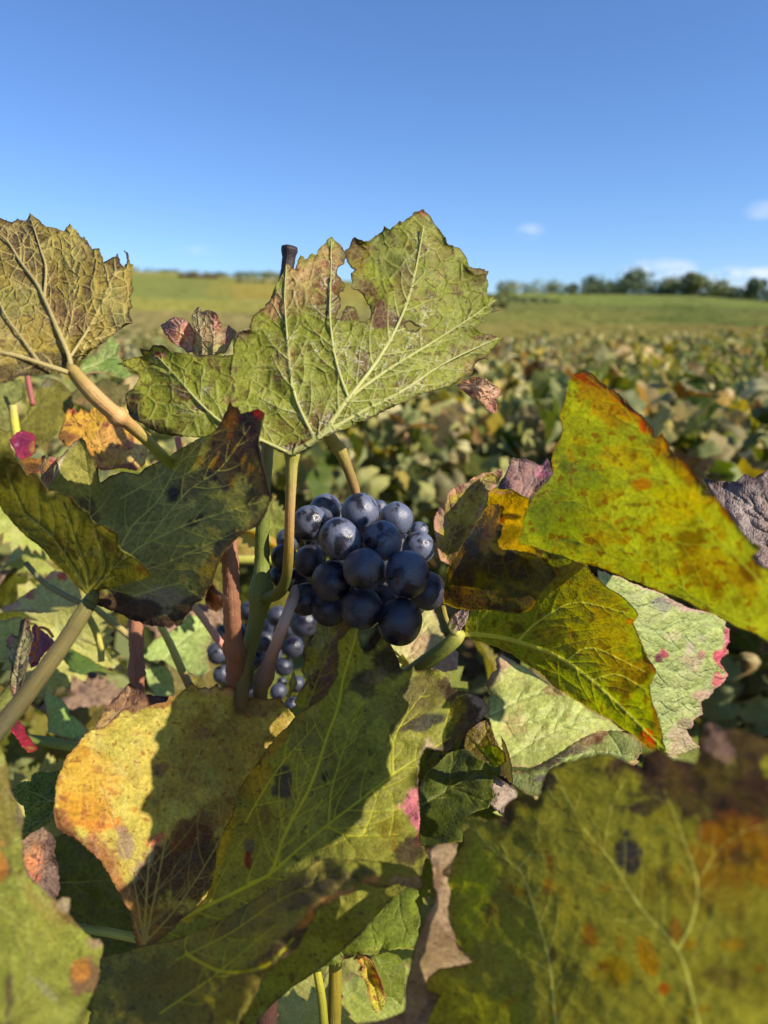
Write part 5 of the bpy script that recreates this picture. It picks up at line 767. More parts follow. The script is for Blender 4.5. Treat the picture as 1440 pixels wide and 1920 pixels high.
# leaf behind the bunch, catching the sun
leaf_obj([sheet(CG([(860, 1700), (900, 1640), (960, 1590), (1060, 1520), (1150, 1458), (1250, 1445), (1290, 1540), (1310, 1620), (1360, 1700), (1440, 1780), (1430, 1900), (1300, 1940), (1000, 1960), (900, 1840)]), [(720, 1200, .315), (812, 1142, .335), (850, 1250, .31), (740, 1270, .30), (790, 1200, .322)], [(2., .7, CG([(1000, 1950), (1100, 1700), (1240, 1460)]))], (), 2.8, 37, (188, 180, 112), spots(CG, [(1150, 1700, 140, 90, (206, 164, 130), .8, -30), (950, 1750, 90, 120, (176, 180, 110), .6), (1350, 1850, 120, 90, (190, 140, 116), .8)]), .7, -1, 1.1, .6, .0004, 40)], M12, VINE_C, 'cream and pink leaf lit by the sun right below the grapes')
leaf_obj([sheet(C6([(392, 0), (410, 20), (450, 55), (480, 20), (560, -40), (640, -10), (560, 60), (505, 110), (500, 300), (440, 410), (330, 500), (280, 480), (262, 450), (290, 400), (330, 330), (300, 280), (322, 210), (312, 160), (345, 130), (380, 60)]), [(600, 1160, .275), (560, 1310, .268), (640, 1180, .262), (620, 1260, .258)], [(2., .7, C6([(330, 480), (400, 300), (480, 60)]))], (), 2.8, 38, (150, 144, 52), spots(C6, [(460, 250, 60, 170, (96, 62, 46), .95, 20), (390, 120, 60, 110, (156, 154, 60), .5), (400, 440, 90, 40, (90, 60, 46), .9, -30), (540, 60, 60, 60, (104, 70, 50), .8)])+rnd_spots(16, 560, 1180, 620, 1300, 2, 4, [(90, 66, 36)], .7, 61), .8, -1, 1.2, .7, .0005, 36)], M_OLV, VINE_C, 'ochre and brown leaf between the two bunches of grapes')
leaf_obj([sheet(C6([(215, 420), (245, 360), (250, 300), (262, 285), (278, 345), (265, 370), (235, 425)]), [(540, 1300, .28), (550, 1262, .284), (546, 1290, .278)], [], (), 2.2, 39, (150, 162, 60), (), .5, -1, .6, .5, 0, 0)], M_OLV, VINE_C, 'tiny yellow green leaflet over the lower bunch')
# green leaf low in the centre
dep16 = [(500, 1825, .222), (560, 1700, .236), (700, 1685, .246), (785, 1690, .250), (780, 1770, .228), (660, 1795, .217), (600, 1760, .226), (690, 1640, .262)]
L16 = leaf_obj([sheet(CF([(300, 560), (490, 400), (560, 340), (700, 270), (900, 250), (1030, 270), (1070, 320), (1084, 372), (1060, 405), (1092, 520), (1075, 570), (1082, 640), (1052, 692), (960, 682), (900, 692), (860, 680), (840, 715), (800, 722), (720, 712), (680, 740), (640, 748), (612, 792), (560, 782), (500, 792), (432, 788), (395, 830), (342, 862), (328, 895), (260, 868), (178, 825), (240, 770)]), dep16, [(2.4, .8, CF([(1050, 300), (800, 420), (600, 560), (340, 840)])), (1.8, .7, CF([(640, 520), (580, 620), (620, 740)])), (1.6, .6, CF([(820, 410), (800, 560), (840, 700)])), (1.6, .6, CF([(960, 350), (980, 520), (1050, 660)]))], (), 2.8, 40, (108, 122, 38), spots(CF, [(1050, 450, 30, 60, (150, 160, 40), .8), (400, 790, 40, 26, (200, 190, 140), .8, -40), (320, 870, 40, 26, (196, 150, 60), .8), (280, 840, 90, 26, (130, 156, 46), .6, 15), (660, 745, 40, 26, (120, 84, 70), .8), (900, 690, 140, 10, (150, 150, 50), .7)]), .8, -1, 1., .7, -.002, 40)], M_GRN, VINE_C, 'glossy mid green leaf lit by the sun low in the centre')
leaf_obj([sheet(CF([(715, 715), (745, 712), (790, 745), (812, 780), (860, 880), (888, 970), (870, 1040), (830, 1062), (800, 1000), (782, 910), (760, 865), (742, 840), (752, 790), (722, 760)]), [(672, 1792, .225), (720, 1880, .222), (700, 1895, .22), (690, 1820, .226)], [(1.6, .6, CF([(730, 720), (800, 860), (850, 1040)]))], (), 2.4, 41, (186, 178, 60), spots(CF, [(840, 850, 20, 90, (110, 80, 46), .8, -20), (730, 730, 30, 20, (206, 130, 70), .7)]), .7, -1, 1., .6, .001, 0)], M4, VINE_C, 'narrow yellow leaf hanging beneath the glossy green leaf')
leaf_obj([sheet(CF([(800, 735), (900, 700), (960, 720), (1000, 800), (1000, 950), (980, 1010), (930, 970), (880, 960)]), [(700, 1800, .25), (755, 1810, .256), (750, 1870, .245)], [(1.4, .5, CF([(830, 740), (900, 850), (970, 980)]))], (), 2.8, 42, (104, 114, 36), (), .6, -1, 1., .6, .0004, 30)], M_GRN, VINE_C, 'dark green leaf behind the narrow yellow leaf at the bottom')

# ---- smaller leaves of the left side
leaf_obj([sheet(CB([(42, 462), (60, 445), (80, 432), (115, 430), (118, 408), (130, 398), (180, 396), (222, 388), (250, 430), (250, 520), (235, 570), (190, 582), (150, 610), (112, 632), (78, 622), (98, 560), (88, 520), (60, 502)]), [(25, 1480, .258), (110, 1445, .272), (60, 1560, .25), (100, 1520, .258)], [(2., .8, CB([(250, 505), (180, 505), (100, 512)])), (1.6, .6, CB([(190, 505), (120, 470), (60, 455)])), (1.6, .6, CB([(220, 505), (190, 560), (110, 620)]))], (), 2.4, 43, (104, 132, 60), (), 1., 1, 1., .6, .0005, 26)], leaf_mat('leaf_green_underside', (176, 190, 116), .7, .6, .55, 46, (160, 178, 104), (120, 136, 66), .3, 14, (90, 76, 40), .08, 50, (140, 150, 80), 2, .5, .35, .3, 2.0, 1), VINE_L, 'small net veined green leaf left of the yellow leaf')
leaf_obj([sheet(CB([(70, 720), (88, 690), (82, 655), (120, 625), (162, 600), (190, 625), (208, 655), (200, 690), (218, 742), (226, 830), (205, 880), (150, 900), (100, 860), (80, 780)]), [(45, 1590, .195), (105, 1575, .205), (112, 1670, .2), (60, 1680, .19)], [(1.8, .7, CB([(110, 880), (140, 740), (160, 610)]))], (), 2.6, 44, (142, 110, 84), spots(CB, [(130, 760, 40, 50, (196, 84, 60), .85), (140, 730, 70, 60, (206, 140, 90), .7), (190, 780, 40, 110, (110, 92, 84), .8), (140, 620, 60, 20, (150, 124, 100), .7)]), .8, -1, 1.7, .7, .001, 34)], M_DRY, VINE_L, 'withered brown leaf with a red patch beside the blurred light leaf')
leaf_obj([sheet([(95, 1575), (150, 1540), (250, 1545), (310, 1640), (280, 1800), (150, 1805), (100, 1720)], [(100, 1600, .27), (280, 1600, .30), (200, 1790, .255), (300, 1700, .28)], [(1.8, .7, [(110, 1655), (180, 1652), (300, 1640)])], (), 3.2, 45, (92, 98, 30), (), .6, -1, 1., .6, .0004, 50)], M_GRN, VINE_L, 'deep green shaded leaf under the yellow orange leaf')
leaf_obj([sheet(CB([(350, 232), (370, 200), (402, 148), (425, 120), (442, 108), (465, 85), (482, 62), (510, 80), (542, 102), (640, 112), (625, 142), (560, 190), (470, 230), (400, 250)]), [(185, 1360, .262), (240, 1290, .282), (315, 1310, .285), (230, 1370, .266)], [(1.6, .6, CB([(380, 230), (460, 150), (490, 75)]))], (), 2.6, 46, (140, 104, 70), spots(CB, [(400, 200, 60, 30, (176, 150, 80), .7, -40), (530, 110, 80, 20, (96, 60, 44), .8, 10), (470, 90, 30, 30, (170, 130, 90), .6)]), .8, -1, 1.5, .6, .001, 30)], M_DRY, VINE_L, 'brown dry leaf tip behind the top of the yellow orange leaf')
MR = leaf_mat('leaf_red', (196, 70, 80), .4, .3, .2, 40, None, (110, 30, 40), .5, 14, (70, 24, 34), .2, 50, (150, 40, 50), 3, .4, .45, .35, 1.2, -1)
def small(out, depth, base, sp, mat, vine, label, seed, veins=(), s=2.6, wr=1.1): return leaf_obj([sheet(out, depth, veins, (), s, seed, base, sp, .8, -1, wr, .6, .0006, 30)], mat, vine, label)
small(CL([(-60, 740), (0, 722), (80, 690), (150, 640), (220, 590), (300, 540), (350, 480), (420, 428), (470, 430), (520, 450), (560, 520), (590, 570), (610, 640), (560, 700), (430, 742), (250, 752), (100, 745), (-60, 760)]), [(0, 1140, .36), (60, 1100, .38), (130, 1070, .39), (140, 1135, .36)], (196, 190, 100), spots(CL, [(230, 600, 70, 60, (170, 40, 60), .85), (110, 590, 60, 40, (196, 90, 90), .8), (470, 480, 50, 40, (206, 50, 50), .85), (300, 600, 60, 60, (190, 196, 100), .6), (380, 480, 70, 30, (206, 140, 120), .8, -20), (60, 700, 90, 40, (196, 140, 130), .8), (540, 560, 40, 30, (196, 176, 60), .7)]), M12, VINE_L, 'pale green leaf splashed with red behind the long stalk', 47, [(2., .8, CL([(590, 680), (350, 650), (100, 680)]))])
small(CL([(-60, 810), (0, 812), (100, 790), (165, 785), (160, 860), (130, 950), (60, 1105), (-60, 1120)]), [(0, 1165, .34), (40, 1160, .35), (10, 1235, .33)], (172, 176, 90), (), M12, VINE_L, 'pale green leaf cut by the left edge beside the grey upright leaf', 48)
small(CL([(45, 965), (70, 930), (100, 920), (135, 935), (160, 820), (200, 790), (222, 830), (225, 870), (255, 930), (232, 1000), (200, 1150), (170, 1275), (150, 1360), (130, 1400), (90, 1370), (75, 1255), (85, 1150), (52, 1055)]), [(15, 1200, .268), (50, 1160, .275), (60, 1190, .27), (30, 1305, .262)], (140, 136, 88), spots(CL, [(70, 960, 30, 60, (190, 110, 120), .7), (80, 1050, 30, 60, (206, 190, 130), .7), (110, 1340, 40, 40, (176, 120, 90), .7), (220, 850, 20, 40, (150, 60, 70), .6)]), M_DRY, VINE_L, 'upright narrow grey green dry leaf at the left edge', 49, [(1.6, .6, CL([(110, 1390), (140, 1100), (195, 800)]))])
small(CL([(205, 1100), (225, 1000), (240, 860), (270, 840), (300, 880), (390, 950), (410, 980), (340, 1050), (280, 1150), (230, 1170)]), [(52, 1230, .31), (70, 1180, .315), (95, 1205, .305)], (120, 26, 44), (), MR, VINE_L, 'crimson leaf with a curled tendril behind the long stalk', 50)
small(CL([(70, 1555), (95, 1525), (135, 1530), (150, 1575), (182, 1600), (190, 1650), (230, 1700), (288, 1770), (250, 1800), (215, 1800), (160, 1740), (90, 1645)]), [(20, 1350, .235), (45, 1360, .24), (70, 1403, .232), (30, 1375, .228)], (170, 30, 60), spots(CL, [(110, 1580, 40, 50, (84, 26, 40), .8), (220, 1780, 40, 20, (196, 150, 50), .7)]), MR, VINE_L, 'small bright crimson leaf tip at the left edge', 51)
small(CL([(330, 1335), (360, 1335), (400, 1370), (470, 1410), (500, 1450), (522, 1480), (510, 1510), (560, 1540), (600, 1570), (665, 1640), (640, 1700), (590, 1722), (480, 1690), (360, 1650), (348, 1500)]), [(85, 1300, .35), (160, 1370, .365), (95, 1370, .34), (150, 1390, .35)], (140, 168, 84), (), M12, VINE_L, 'bright green pointed leaf lit by the sun above the yellow leaf', 52, [(1.6, .6, CL([(560, 1680), (430, 1500), (340, 1340)]))])
small(CL([(440, 1020), (500, 1010), (570, 1045), (680, 1100), (760, 1150), (860, 1195), (895, 1215), (800, 1205), (700, 1190), (600, 1220), (520, 1160), (470, 1100)]), [(115, 1220, .40), (200, 1250, .41), (150, 1255, .39)], (96, 124, 52), (), M_GRN, VINE_L, 'narrow green leaf crossing behind the long stalk', 53)
small(CL([(-60, 1380), (0, 1375), (60, 1300), (95, 1280), (110, 1400), (30, 1510), (-60, 1530)]), [(0, 1310, .28), (22, 1290, .285), (5, 1335, .275)], (120, 122, 60), (), M_GRN, VINE_L, 'bluish green leaf at the left edge under the long stalk', 54)
small(CM([(420, 720), (470, 690), (560, 640), (640, 560), (700, 575), (762, 600), (778, 720), (745, 770), (752, 830), (768, 900), (720, 945), (640, 930), (560, 905), (480, 845), (400, 850), (350, 820)]), [(290, 1200, .42), (400, 1165, .44), (385, 1265, .41), (330, 1230, .42)], (156, 176, 96), (), M12, VINE_C, 'pale lit green leaf between the two reddish canes', 55, [(1.8, .7, CM([(480, 840), (600, 720), (740, 620)]))])
small(CM([(360, 900), (420, 885), (500, 880), (540, 955), (550, 1060), (500, 1080), (430, 1065), (390, 1000)]), [(275, 1255, .42), (320, 1265, .43), (300, 1305, .41)], (156, 172, 100), (), M12, VINE_C, 'small pale green leaf at the foot of the reddish cane', 56)
M_MID = leaf_mat('leaf_mid_dark', (136, 136, 76), .4, .35, .25, 38, None, (120, 106, 50), .4, 12, (70, 50, 36), .2, 50, (90, 80, 44), 3, .5, .15, .34, 1.2, -1)
small(CU([(150, 790), (200, 700), (300, 560), (330, 470), (350, 420), (420, 330), (500, 340), (570, 380), (660, 480), (665, 620), (600, 700), (580, 790), (440, 900), (330, 960), (300, 860), (140, 830)]), [(40, 800, .40), (90, 720, .43), (135, 760, .42), (70, 830, .39)], (128, 122, 50), spots(CU, [(430, 360, 60, 60, (110, 104, 100), .7), (540, 340, 70, 50, (150, 116, 76), .7)]), M_MID, VINE_L, 'dark green leaf in shade behind the yellow leaf', 57, [(1.8, .7, CU([(100, 840), (300, 620), (480, 360)]))])
small(CU([(-60, 390), (0, 380), (100, 360), (185, 335), (215, 400), (200, 520), (130, 560), (105, 800), (60, 820), (-60, 790)]), [(0, 720, .37), (40, 715, .385), (10, 800, .36)], (120, 124, 66), (), M_MID, VINE_L, 'olive leaf at the left edge below the brown gold leaf', 58, [(1.8, .7, CU([(80, 820), (30, 650), (0, 420)]))])
small(CU([(690, 260), (760, 180), (850, 100), (935, 10), (1000, -60), (1080, 20), (1075, 130), (1130, 230), (1195, 305), (1100, 340), (1000, 310), (840, 280), (740, 300)]), [(150, 690, .34), (220, 640, .36), (245, 700, .35)], (110, 134, 60), (), M12, VINE_L, 'lit green leaf behind the stalk of the brown gold leaf', 59, [(1.6, .6, CU([(740, 250), (900, 190), (1060, 90)]))])
small(CU([(640, 470), (700, 420), (850, 380), (960, 330), (1080, 400), (1170, 380), (1165, 500), (1040, 640), (900, 640), (760, 600), (650, 560)]), [(140, 730, .42), (230, 710, .43), (200, 770, .41)], (112, 104, 62), spots(CU, [(750, 540, 110, 50, (160, 120, 76), .8)]), M_MID, VINE_L, 'brownish olive leaf behind the thick yellow stalk', 60)
small(CU([(88, 885), (130, 840), (172, 808), (240, 812), (302, 830), (325, 880), (322, 1000), (280, 1030), (220, 1062), (170, 1052), (120, 960)]), [(20, 825, .30), (60, 812, .31), (45, 860, .295)], (140, 46, 76), spots(CU, [(200, 890, 60, 50, (96, 36, 76), .7), (300, 960, 30, 60, (190, 160, 60), .7), (150, 930, 20, 16, (206, 150, 180), .6)]), MR, VINE_L, 'small purple leaf above the left fold of the dark leaf', 65)
small(CU([(170, 1070), (240, 1040), (330, 1060), (400, 1020), (420, 1060), (370, 1100), (360, 1190), (300, 1200), (240, 1190)]), [(40, 865, .29), (85, 860, .295), (65, 885, .285)], (150, 104, 40), spots(CU, [(300, 1140, 60, 40, (60, 40, 24), .8)]), M4, VINE_L, 'small ochre leaf below the purple leaf', 66)
small(CU([(360, 1130), (390, 1060), (440, 1035), (545, 1038), (520, 1080), (480, 1140), (470, 1250), (490, 1340), (430, 1330), (370, 1260)]), [(78, 880, .272), (112, 858, .278), (98, 915, .268)], (150, 124, 76), spots(CU, [(470, 1100, 30, 50, (196, 60, 76), .8), (420, 1200, 50, 90, (160, 100, 60), .6)]), M14, VINE_L, 'little curled leaf with a white rim beside the dark folded leaf', 67)

# ------------------------------------------------------------------ canes and stalks
WD = stem_mat('red_cane', .55, (60, 36, 26), .45, .6, 1.6); GS = stem_mat('green_shoot', .2, (52, 44, 22), .75, .45, 1.); PT = stem_mat('petiole', .22, (120, 80, 50), .25, .42, 1.2)
stem('cane', [(428, 960, .248, 15.5), (432, 1060, .249, 15.5), (437, 1180, .258, 16), (443, 1300, .282, 17), (446, 1420, .305, 17)], WD, VINE_C, [(158, 112, 86), (146, 100, 74), (120, 84, 68)], 5, 20, .05, 81, 'thick reddish cane between the folded leaf and the green shoot', .03, ((436, 1215, 13, .22),))
stem('cane', [(252, 1000, .32, 12.5), (255, 1170, .32, 13), (258, 1300, .32, 13.5), (260, 1420, .32, 14)], WD, VINE_L, [(150, 104, 76), (156, 106, 78), (130, 88, 66)], 5, 20, .05, 82, 'thinner reddish cane under the dark folded leaf', .03, ((257, 1262, 11, .2),))
stem('shoot', [(447, 1330, .276, 15), (462, 1240, .274, 14.5), (478, 1175, .272, 15), (489, 1110, .270, 17), (491, 1050, .270, 14), (492, 990, .268, 13), (497, 900, .266, 12), (505, 800, .268, 11.5), (520, 650, .27, 12), (532, 545, .272, 12.5), (539, 505, .272, 12), (543, 464, .272, 12)], GS, VINE_C, [(104, 76, 50), (124, 122, 58), (116, 126, 56), (110, 120, 56), (120, 116, 70), (96, 84, 64), (62, 48, 42), (46, 36, 36)], 6, 18, .025, 83, 'green shoot with dark speckles rising behind the grapes to a dark cut tip', .02, ((489, 1112, 22, .45), (543, 468, 9, .28), (527, 590, 9, .25)))
stem('petiole', [(548, 848, .2278, 11.5), (546, 900, .229, 10.5), (543, 970, .233, 9.5), (541, 1040, .240, 9.5), (536, 1085, .248, 10), (522, 1112, .258, 11), (494, 1122, .268, 12)], PT, VINE_C, [(150, 152, 66), (180, 160, 92), (196, 156, 104), (170, 140, 66), (104, 110, 48), (96, 104, 44)], 5, 16, .015, 84, 'straight stalk of the big upturned leaf', 0, ((548, 850, 14, .35),))
stem('petiole', [(300, 612+560, .33, 6.5), (318, 1205, .33, 7), (338, 1250, .33, 7.5), (362, 1300, .33, 8)], PT, VINE_C, [(190, 186, 90), (184, 170, 80), (120, 96, 80)], 5, 12, .015, 85)
stem('petiole', [(360, 1132, .325, 6.5), (385, 1165, .325, 7), (408, 1198, .325, 7), (430, 1225, .325, 7)], PT, VINE_C, [(196, 160, 110), (206, 150, 116), (206, 130, 116)], 5, 12, .015, 86)
stem('petiole', [(178, 1112, .216, 9), (170, 1126, .2175, 13.5), (150, 1158, .214, 15), (118, 1208, .205, 15.5), (70, 1275, .194, 16.5), (30, 1328, .186, 17.5), (-30, 1400, .178, 18.5)], WD, VINE_L, [(118, 114, 56), (104, 94, 54), (96, 86, 48), (86, 78, 42), (74, 70, 40)], 5, 18, .015, 87, 'long beige stalk of the dark folded leaf running to the left edge', .02)
stem('petiole', [(128, 688, .199, 7), (136, 694, .2005, 12), (150, 712, .203, 14), (180, 745, .208, 15), (210, 772, .214, 15), (222, 782, .216, 16.5), (235, 790, .219, 13), (270, 820, .228, 11), (312, 862, .24, 9.5), (360, 905, .26, 9)], PT, VINE_L, [(160, 140, 70), (190, 156, 100), (206, 160, 104), (190, 150, 90), (170, 164, 76), (180, 180, 60), (180, 180, 60)], 5, 16, .015, 88, 'thick yellow stalk of the brown gold leaf', 0, ((219, 780, 8, .16),))
stem('petiole', [(868, 1188, .264, 7), (858, 1194, .263, 14), (838, 1212, .264, 14.5), (806, 1236, .268, 15), (772, 1262, .274, 15.5), (720, 1300, .284, 16)], GS, VINE_R, [(170, 170, 80), (130, 136, 60), (100, 106, 48), (92, 96, 44), (88, 90, 44)], 5, 18, .015, 89, 'green stalk of the yellow green leaf right of the grapes')
stem('petiole', [(858, 1190, .262, 9), (846, 1178, .262, 6), (836, 1160, .263, 5), (830, 1138, .266, 5.5)], PT, VINE_R, [(190, 190, 90), (150, 140, 60), (150, 130, 50)], 4, 10, .015, 90)
leaf_obj([sheet(CH([(182, 1530), (190, 1490), (230, 1430), (285, 1385), (362, 1378), (355, 1440), (330, 1510), (285, 1560), (240, 1590), (200, 1590)]), [(842, 1180, .259), (878, 1145, .262), (860, 1180, .256)], [(1.2, .5, CH([(215, 1585), (280, 1470), (355, 1385)]))], (), 2.2, 68, (190, 166, 156), spots(CH, [(210, 1560, 30, 50, (206, 206, 110), .8)]), .8, 1, .8, .4, .001, 18)], leaf_mat('bud_scale', (104, 80, 76), .7, .5, .3, 60, (110, 84, 80), (170, 140, 124), .4, 16, (110, 80, 70), .2, 60, (150, 120, 110), 2, .5, .3, .35), VINE_R, 'small pinkish bud scale at the joint of the green stalk', 'bud_scale')
stem('petiole', [(590, 1795, .24, 8), (596, 1830, .24, 8), (604, 1880, .24, 8.5), (610, 1960, .24, 9)], PT, VINE_C, [(190, 184, 60), (150, 146, 46), (120, 116, 40)], 5, 12, .015, 91)
stem('petiole', [(629, 1790, .246, 12.5), (628, 1860, .246, 12.5), (626, 1960, .246, 13)], PT, VINE_C, [(150, 134, 46), (130, 116, 40), (120, 110, 40)], 5, 14, .015, 92)
stem('cane', [(502, 1800, .235, 22), (498, 1860, .235, 23), (494, 1980, .235, 24)], WD, VINE_C, [(84, 56, 44), (74, 48, 38)], 6, 18, .03, 93, 'dark brown cane at the bottom behind the folded leaf', .04)
stem('petiole', [(130, 1738, .25, 8), (200, 1748, .25, 8), (252, 1758, .25, 8.5), (330, 1770, .255, 9)], PT, VINE_L, [(140, 140, 60), (176, 176, 80), (150, 150, 60)], 5, 12, .015, 94)
stem('petiole', [(162, 1150, .34, 6), (178, 1180, .34, 6.5), (188, 1212, .34, 6.5), (190, 1240, .34, 6)], PT, VINE_L, [(150, 140, 46), (176, 166, 66), (190, 180, 90)], 5, 12, .015, 95)
stem('petiole', [(165, 1128, .35, 6), (205, 1162, .35, 6.5), (245, 1195, .35, 6.5), (270, 1215, .35, 6.5)], PT, VINE_L, [(150, 150, 76), (160, 150, 80), (196, 160, 116)], 5, 12, .015, 96)
stem('petiole', [(48, 1055, .33, 5), (80, 1090, .33, 5.5), (120, 1115, .33, 6), (150, 1130, .33, 6)], PT, VINE_L, [(110, 116, 70), (140, 136, 84), (140, 130, 84)], 5, 12, .015, 97)
stem('petiole', [(24, 760, .345, 7), (27, 790, .345, 8), (33, 830, .345, 8)], PT, VINE_L, [(190, 176, 96), (196, 186, 60), (190, 186, 66)], 5, 12, .015, 98)
stem('petiole', [(50, 700, .36, 5), (58, 740, .36, 5), (62, 760, .36, 5)], PT, VINE_L, [(160, 90, 86), (160, 86, 80)], 5, 10, .015, 99)
stem('petiole', [(40, 1385, .31, 10), (95, 1392, .31, 10), (150, 1402, .31, 10)], GS, VINE_L, [(104, 116, 50), (140, 150, 66)], 5, 12, .015, 100)
stem('petiole', [(333, 820, .30, 6), (338, 850, .30, 6), (342, 880, .30, 6)], PT, VINE_L, [(206, 130, 110), (196, 120, 96)], 5, 10, .015, 101)
stem('petiole', [(420, 1050, .36, 9), (480, 1050, .36, 9), (520, 1052, .36, 9)], PT, VINE_C, [(180, 176, 80), (186, 182, 84)], 5, 12, .015, 102)
td = [(58+14*math.cos(t*1.0)*(1-.03*t), 1200+6*math.sin(t)+t*2.6, .30+.003*math.sin(t), 2.2) for t in np.arange(0, 15, .5)]
stem('tendril', [(100, 1195, .30, 2.6), (88, 1180, .30, 2.8), (72, 1178, .30, 2.6)]+td, PT, VINE_L, [(206, 120, 60), (196, 110, 56)], 3, 8, 0, 103, 'curled orange tendril by the crimson leaf')
for vine, x, y, sd_ in ((VINE_L, -.16, .40, 1), (VINE_C, 0, .40, 2), (VINE_R, .20, .40, 3)):
    g = np.random.default_rng(sd_); P = np.array([[0, 0, -.05], [.02, .01, .2], [-.02, .02, .42], [.01, 0, .62], [.0, -.06, .78]])+np.array([x, y, 0]); v, t_, u = tube_np(P, np.array([.028, .024, .025, .014, .008]), 10, g, .08)
    mesh_np('trunk', v, t_, WOOD, vine, attrs={'tint': np.tile(lin((96, 78, 62)), (len(v), 1))}, uv=u)

# ------------------------------------------------------------------ grapes
def grape_mat():
    m, t = new_mat('grape_skin'); tcn = N(t, 'ShaderNodeTexCoord'); rnd = N(t, 'ShaderNodeObjectInfo').outputs['Random']
    ad = N(t, 'ShaderNodeVectorMath', operation='ADD'); L(t, tcn.outputs['Object'], ad.inputs[0]); cb = N(t, 'ShaderNodeCombineXYZ'); L(t, M(t, 'MULTIPLY', rnd, 11.), cb.inputs[0]); L(t, cb.outputs[0], ad.inputs[1])
    n1 = noise(t, ad.outputs[0], 1.0, 4, .5, .4); n2 = noise(t, ad.outputs[0], 9, 5, .65); n3 = noise(t, ad.outputs[0], 2.6, 3, .5)
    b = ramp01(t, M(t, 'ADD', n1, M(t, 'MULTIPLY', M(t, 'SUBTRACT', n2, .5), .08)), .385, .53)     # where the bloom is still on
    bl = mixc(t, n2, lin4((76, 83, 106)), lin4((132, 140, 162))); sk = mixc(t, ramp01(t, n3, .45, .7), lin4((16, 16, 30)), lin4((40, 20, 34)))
    oc = N(t, 'ShaderNodeSeparateColor'); L(t, N(t, 'ShaderNodeObjectInfo').outputs['Color'], oc.inputs[0]); fac = M(t, 'MULTIPLY', M(t, 'MULTIPLY', M(t, 'ADD', M(t, 'MULTIPLY', b, .72), .05), oc.outputs[0]), M(t, 'ADD', M(t, 'MULTIPLY', n2, .3), .75), clamp=True)  # object colour thins the bloom, so shade is painted in per grape
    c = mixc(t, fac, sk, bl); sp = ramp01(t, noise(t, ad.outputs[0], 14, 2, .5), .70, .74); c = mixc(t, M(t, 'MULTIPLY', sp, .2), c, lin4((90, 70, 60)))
    pb = N(t, 'ShaderNodeBsdfPrincipled'); L(t, c, pb.inputs['Base Color']); L(t, M(t, 'ADD', M(t, 'MULTIPLY', b, .15), .23), pb.inputs['Roughness']); pb.inputs['Specular IOR Level'].default_value = .55
    pb.inputs['Subsurface Weight'].default_value = 0.0
    bp = N(t, 'ShaderNodeBump'); bp.inputs['Distance'].default_value = .006; bp.inputs['Strength'].default_value = .15; L(t, n2, bp.inputs['Height']); L(t, bp.outputs[0], pb.inputs['Normal'])
    o = N(t, 'ShaderNodeOutputMaterial'); L(t, pb.outputs[0], o.inputs[0]); return m
GM = grape_mat()
def grape_mesh(seed):
    nu, nv = 36, 20; V = [(0, 0, 1)]
    for i in range(1, nv):
        a = math.pi*i/nv
        for j in range(nu): V.append((math.sin(a)*math.cos(2*math.pi*j/nu), math.sin(a)*math.sin(2*math.pi*j/nu), math.cos(a)))
    V.append((0, 0, -1)); V = np.array(V); g = np.random.default_rng(seed); k = g.normal(size=3)
    V = V*(1+.025*np.sin(V@k*2+seed))[:, None]; V[:, 2] *= 1.05-.04*g.uniform()
    T = [(0, 1+j, 1+(j+1) % nu) for j in range(nu)]; e = len(V)-1
    for i in range(nv-2):
        for j in range(nu):
            a = 1+i*nu+j; b = 1+i*nu+(j+1) % nu; T += [(a, a+nu, b+nu), (a, b+nu, b)]
    T += [(e, e-nu+(j+1) % nu, e-nu+j) for j in range(nu)]
    o = mesh_np('grape', V, np.array(T), GM); me = o.data; bpy.data.objects.remove(o); return me
GMS = [grape_mesh(k) for k in range(5)]
SC_M = rough_mat('grape_scar', (60, 46, 40), (110, 92, 76), 400)
so_ = tube_np(np.array([[0, 0, .98], [0, 0, 1.055]]), np.array([.024, .014]), 8); so_ob = mesh_np('stylar_scar', so_[0], so_[1], SC_M); SCAR = so_ob.data; bpy.data.objects.remove(so_ob)
def bunch(loc_px, grapes, label, R, scars=True, bloom=lambda x, y: .42):  # bloom: coat strength per grape; low values paint shade into the skin
    c = unproj(*[np.array(float(v)) for v in loc_px]); root = empty('grape_bunch', tuple(c), label, 'grapes', 'bunches of dark grapes')
    g = np.random.default_rng(int(loc_px[0]))
    for i, (x, y, r, d) in enumerate(grapes):
        rr = r*d/F; p = unproj(np.array(float(x)), np.array(float(y)), np.array(d)); ob = bpy.data.objects.new('grape', GMS[i % 5]); COL.objects.link(ob); ob.parent = root
        ob.location = Vector(p-c); ob.scale = (rr, rr, rr); bloom_shade = max(.22, min(1., bloom(x, y)+g.uniform(-.12, .12))); ob.color = (bloom_shade, bloom_shade, bloom_shade, 1); ob.rotation_euler = (math.pi-g.uniform(-.3, .95), g.uniform(-.6, .6), g.uniform(0, 6.28))
        if scars and r > 20:
            s = bpy.data.objects.new('stylar_scar', SCAR); COL.objects.link(s); s.parent = ob
    return root
def G(l): return [(500+x/4, 780+y/4, r/4, d) for x, y, r, d in l]
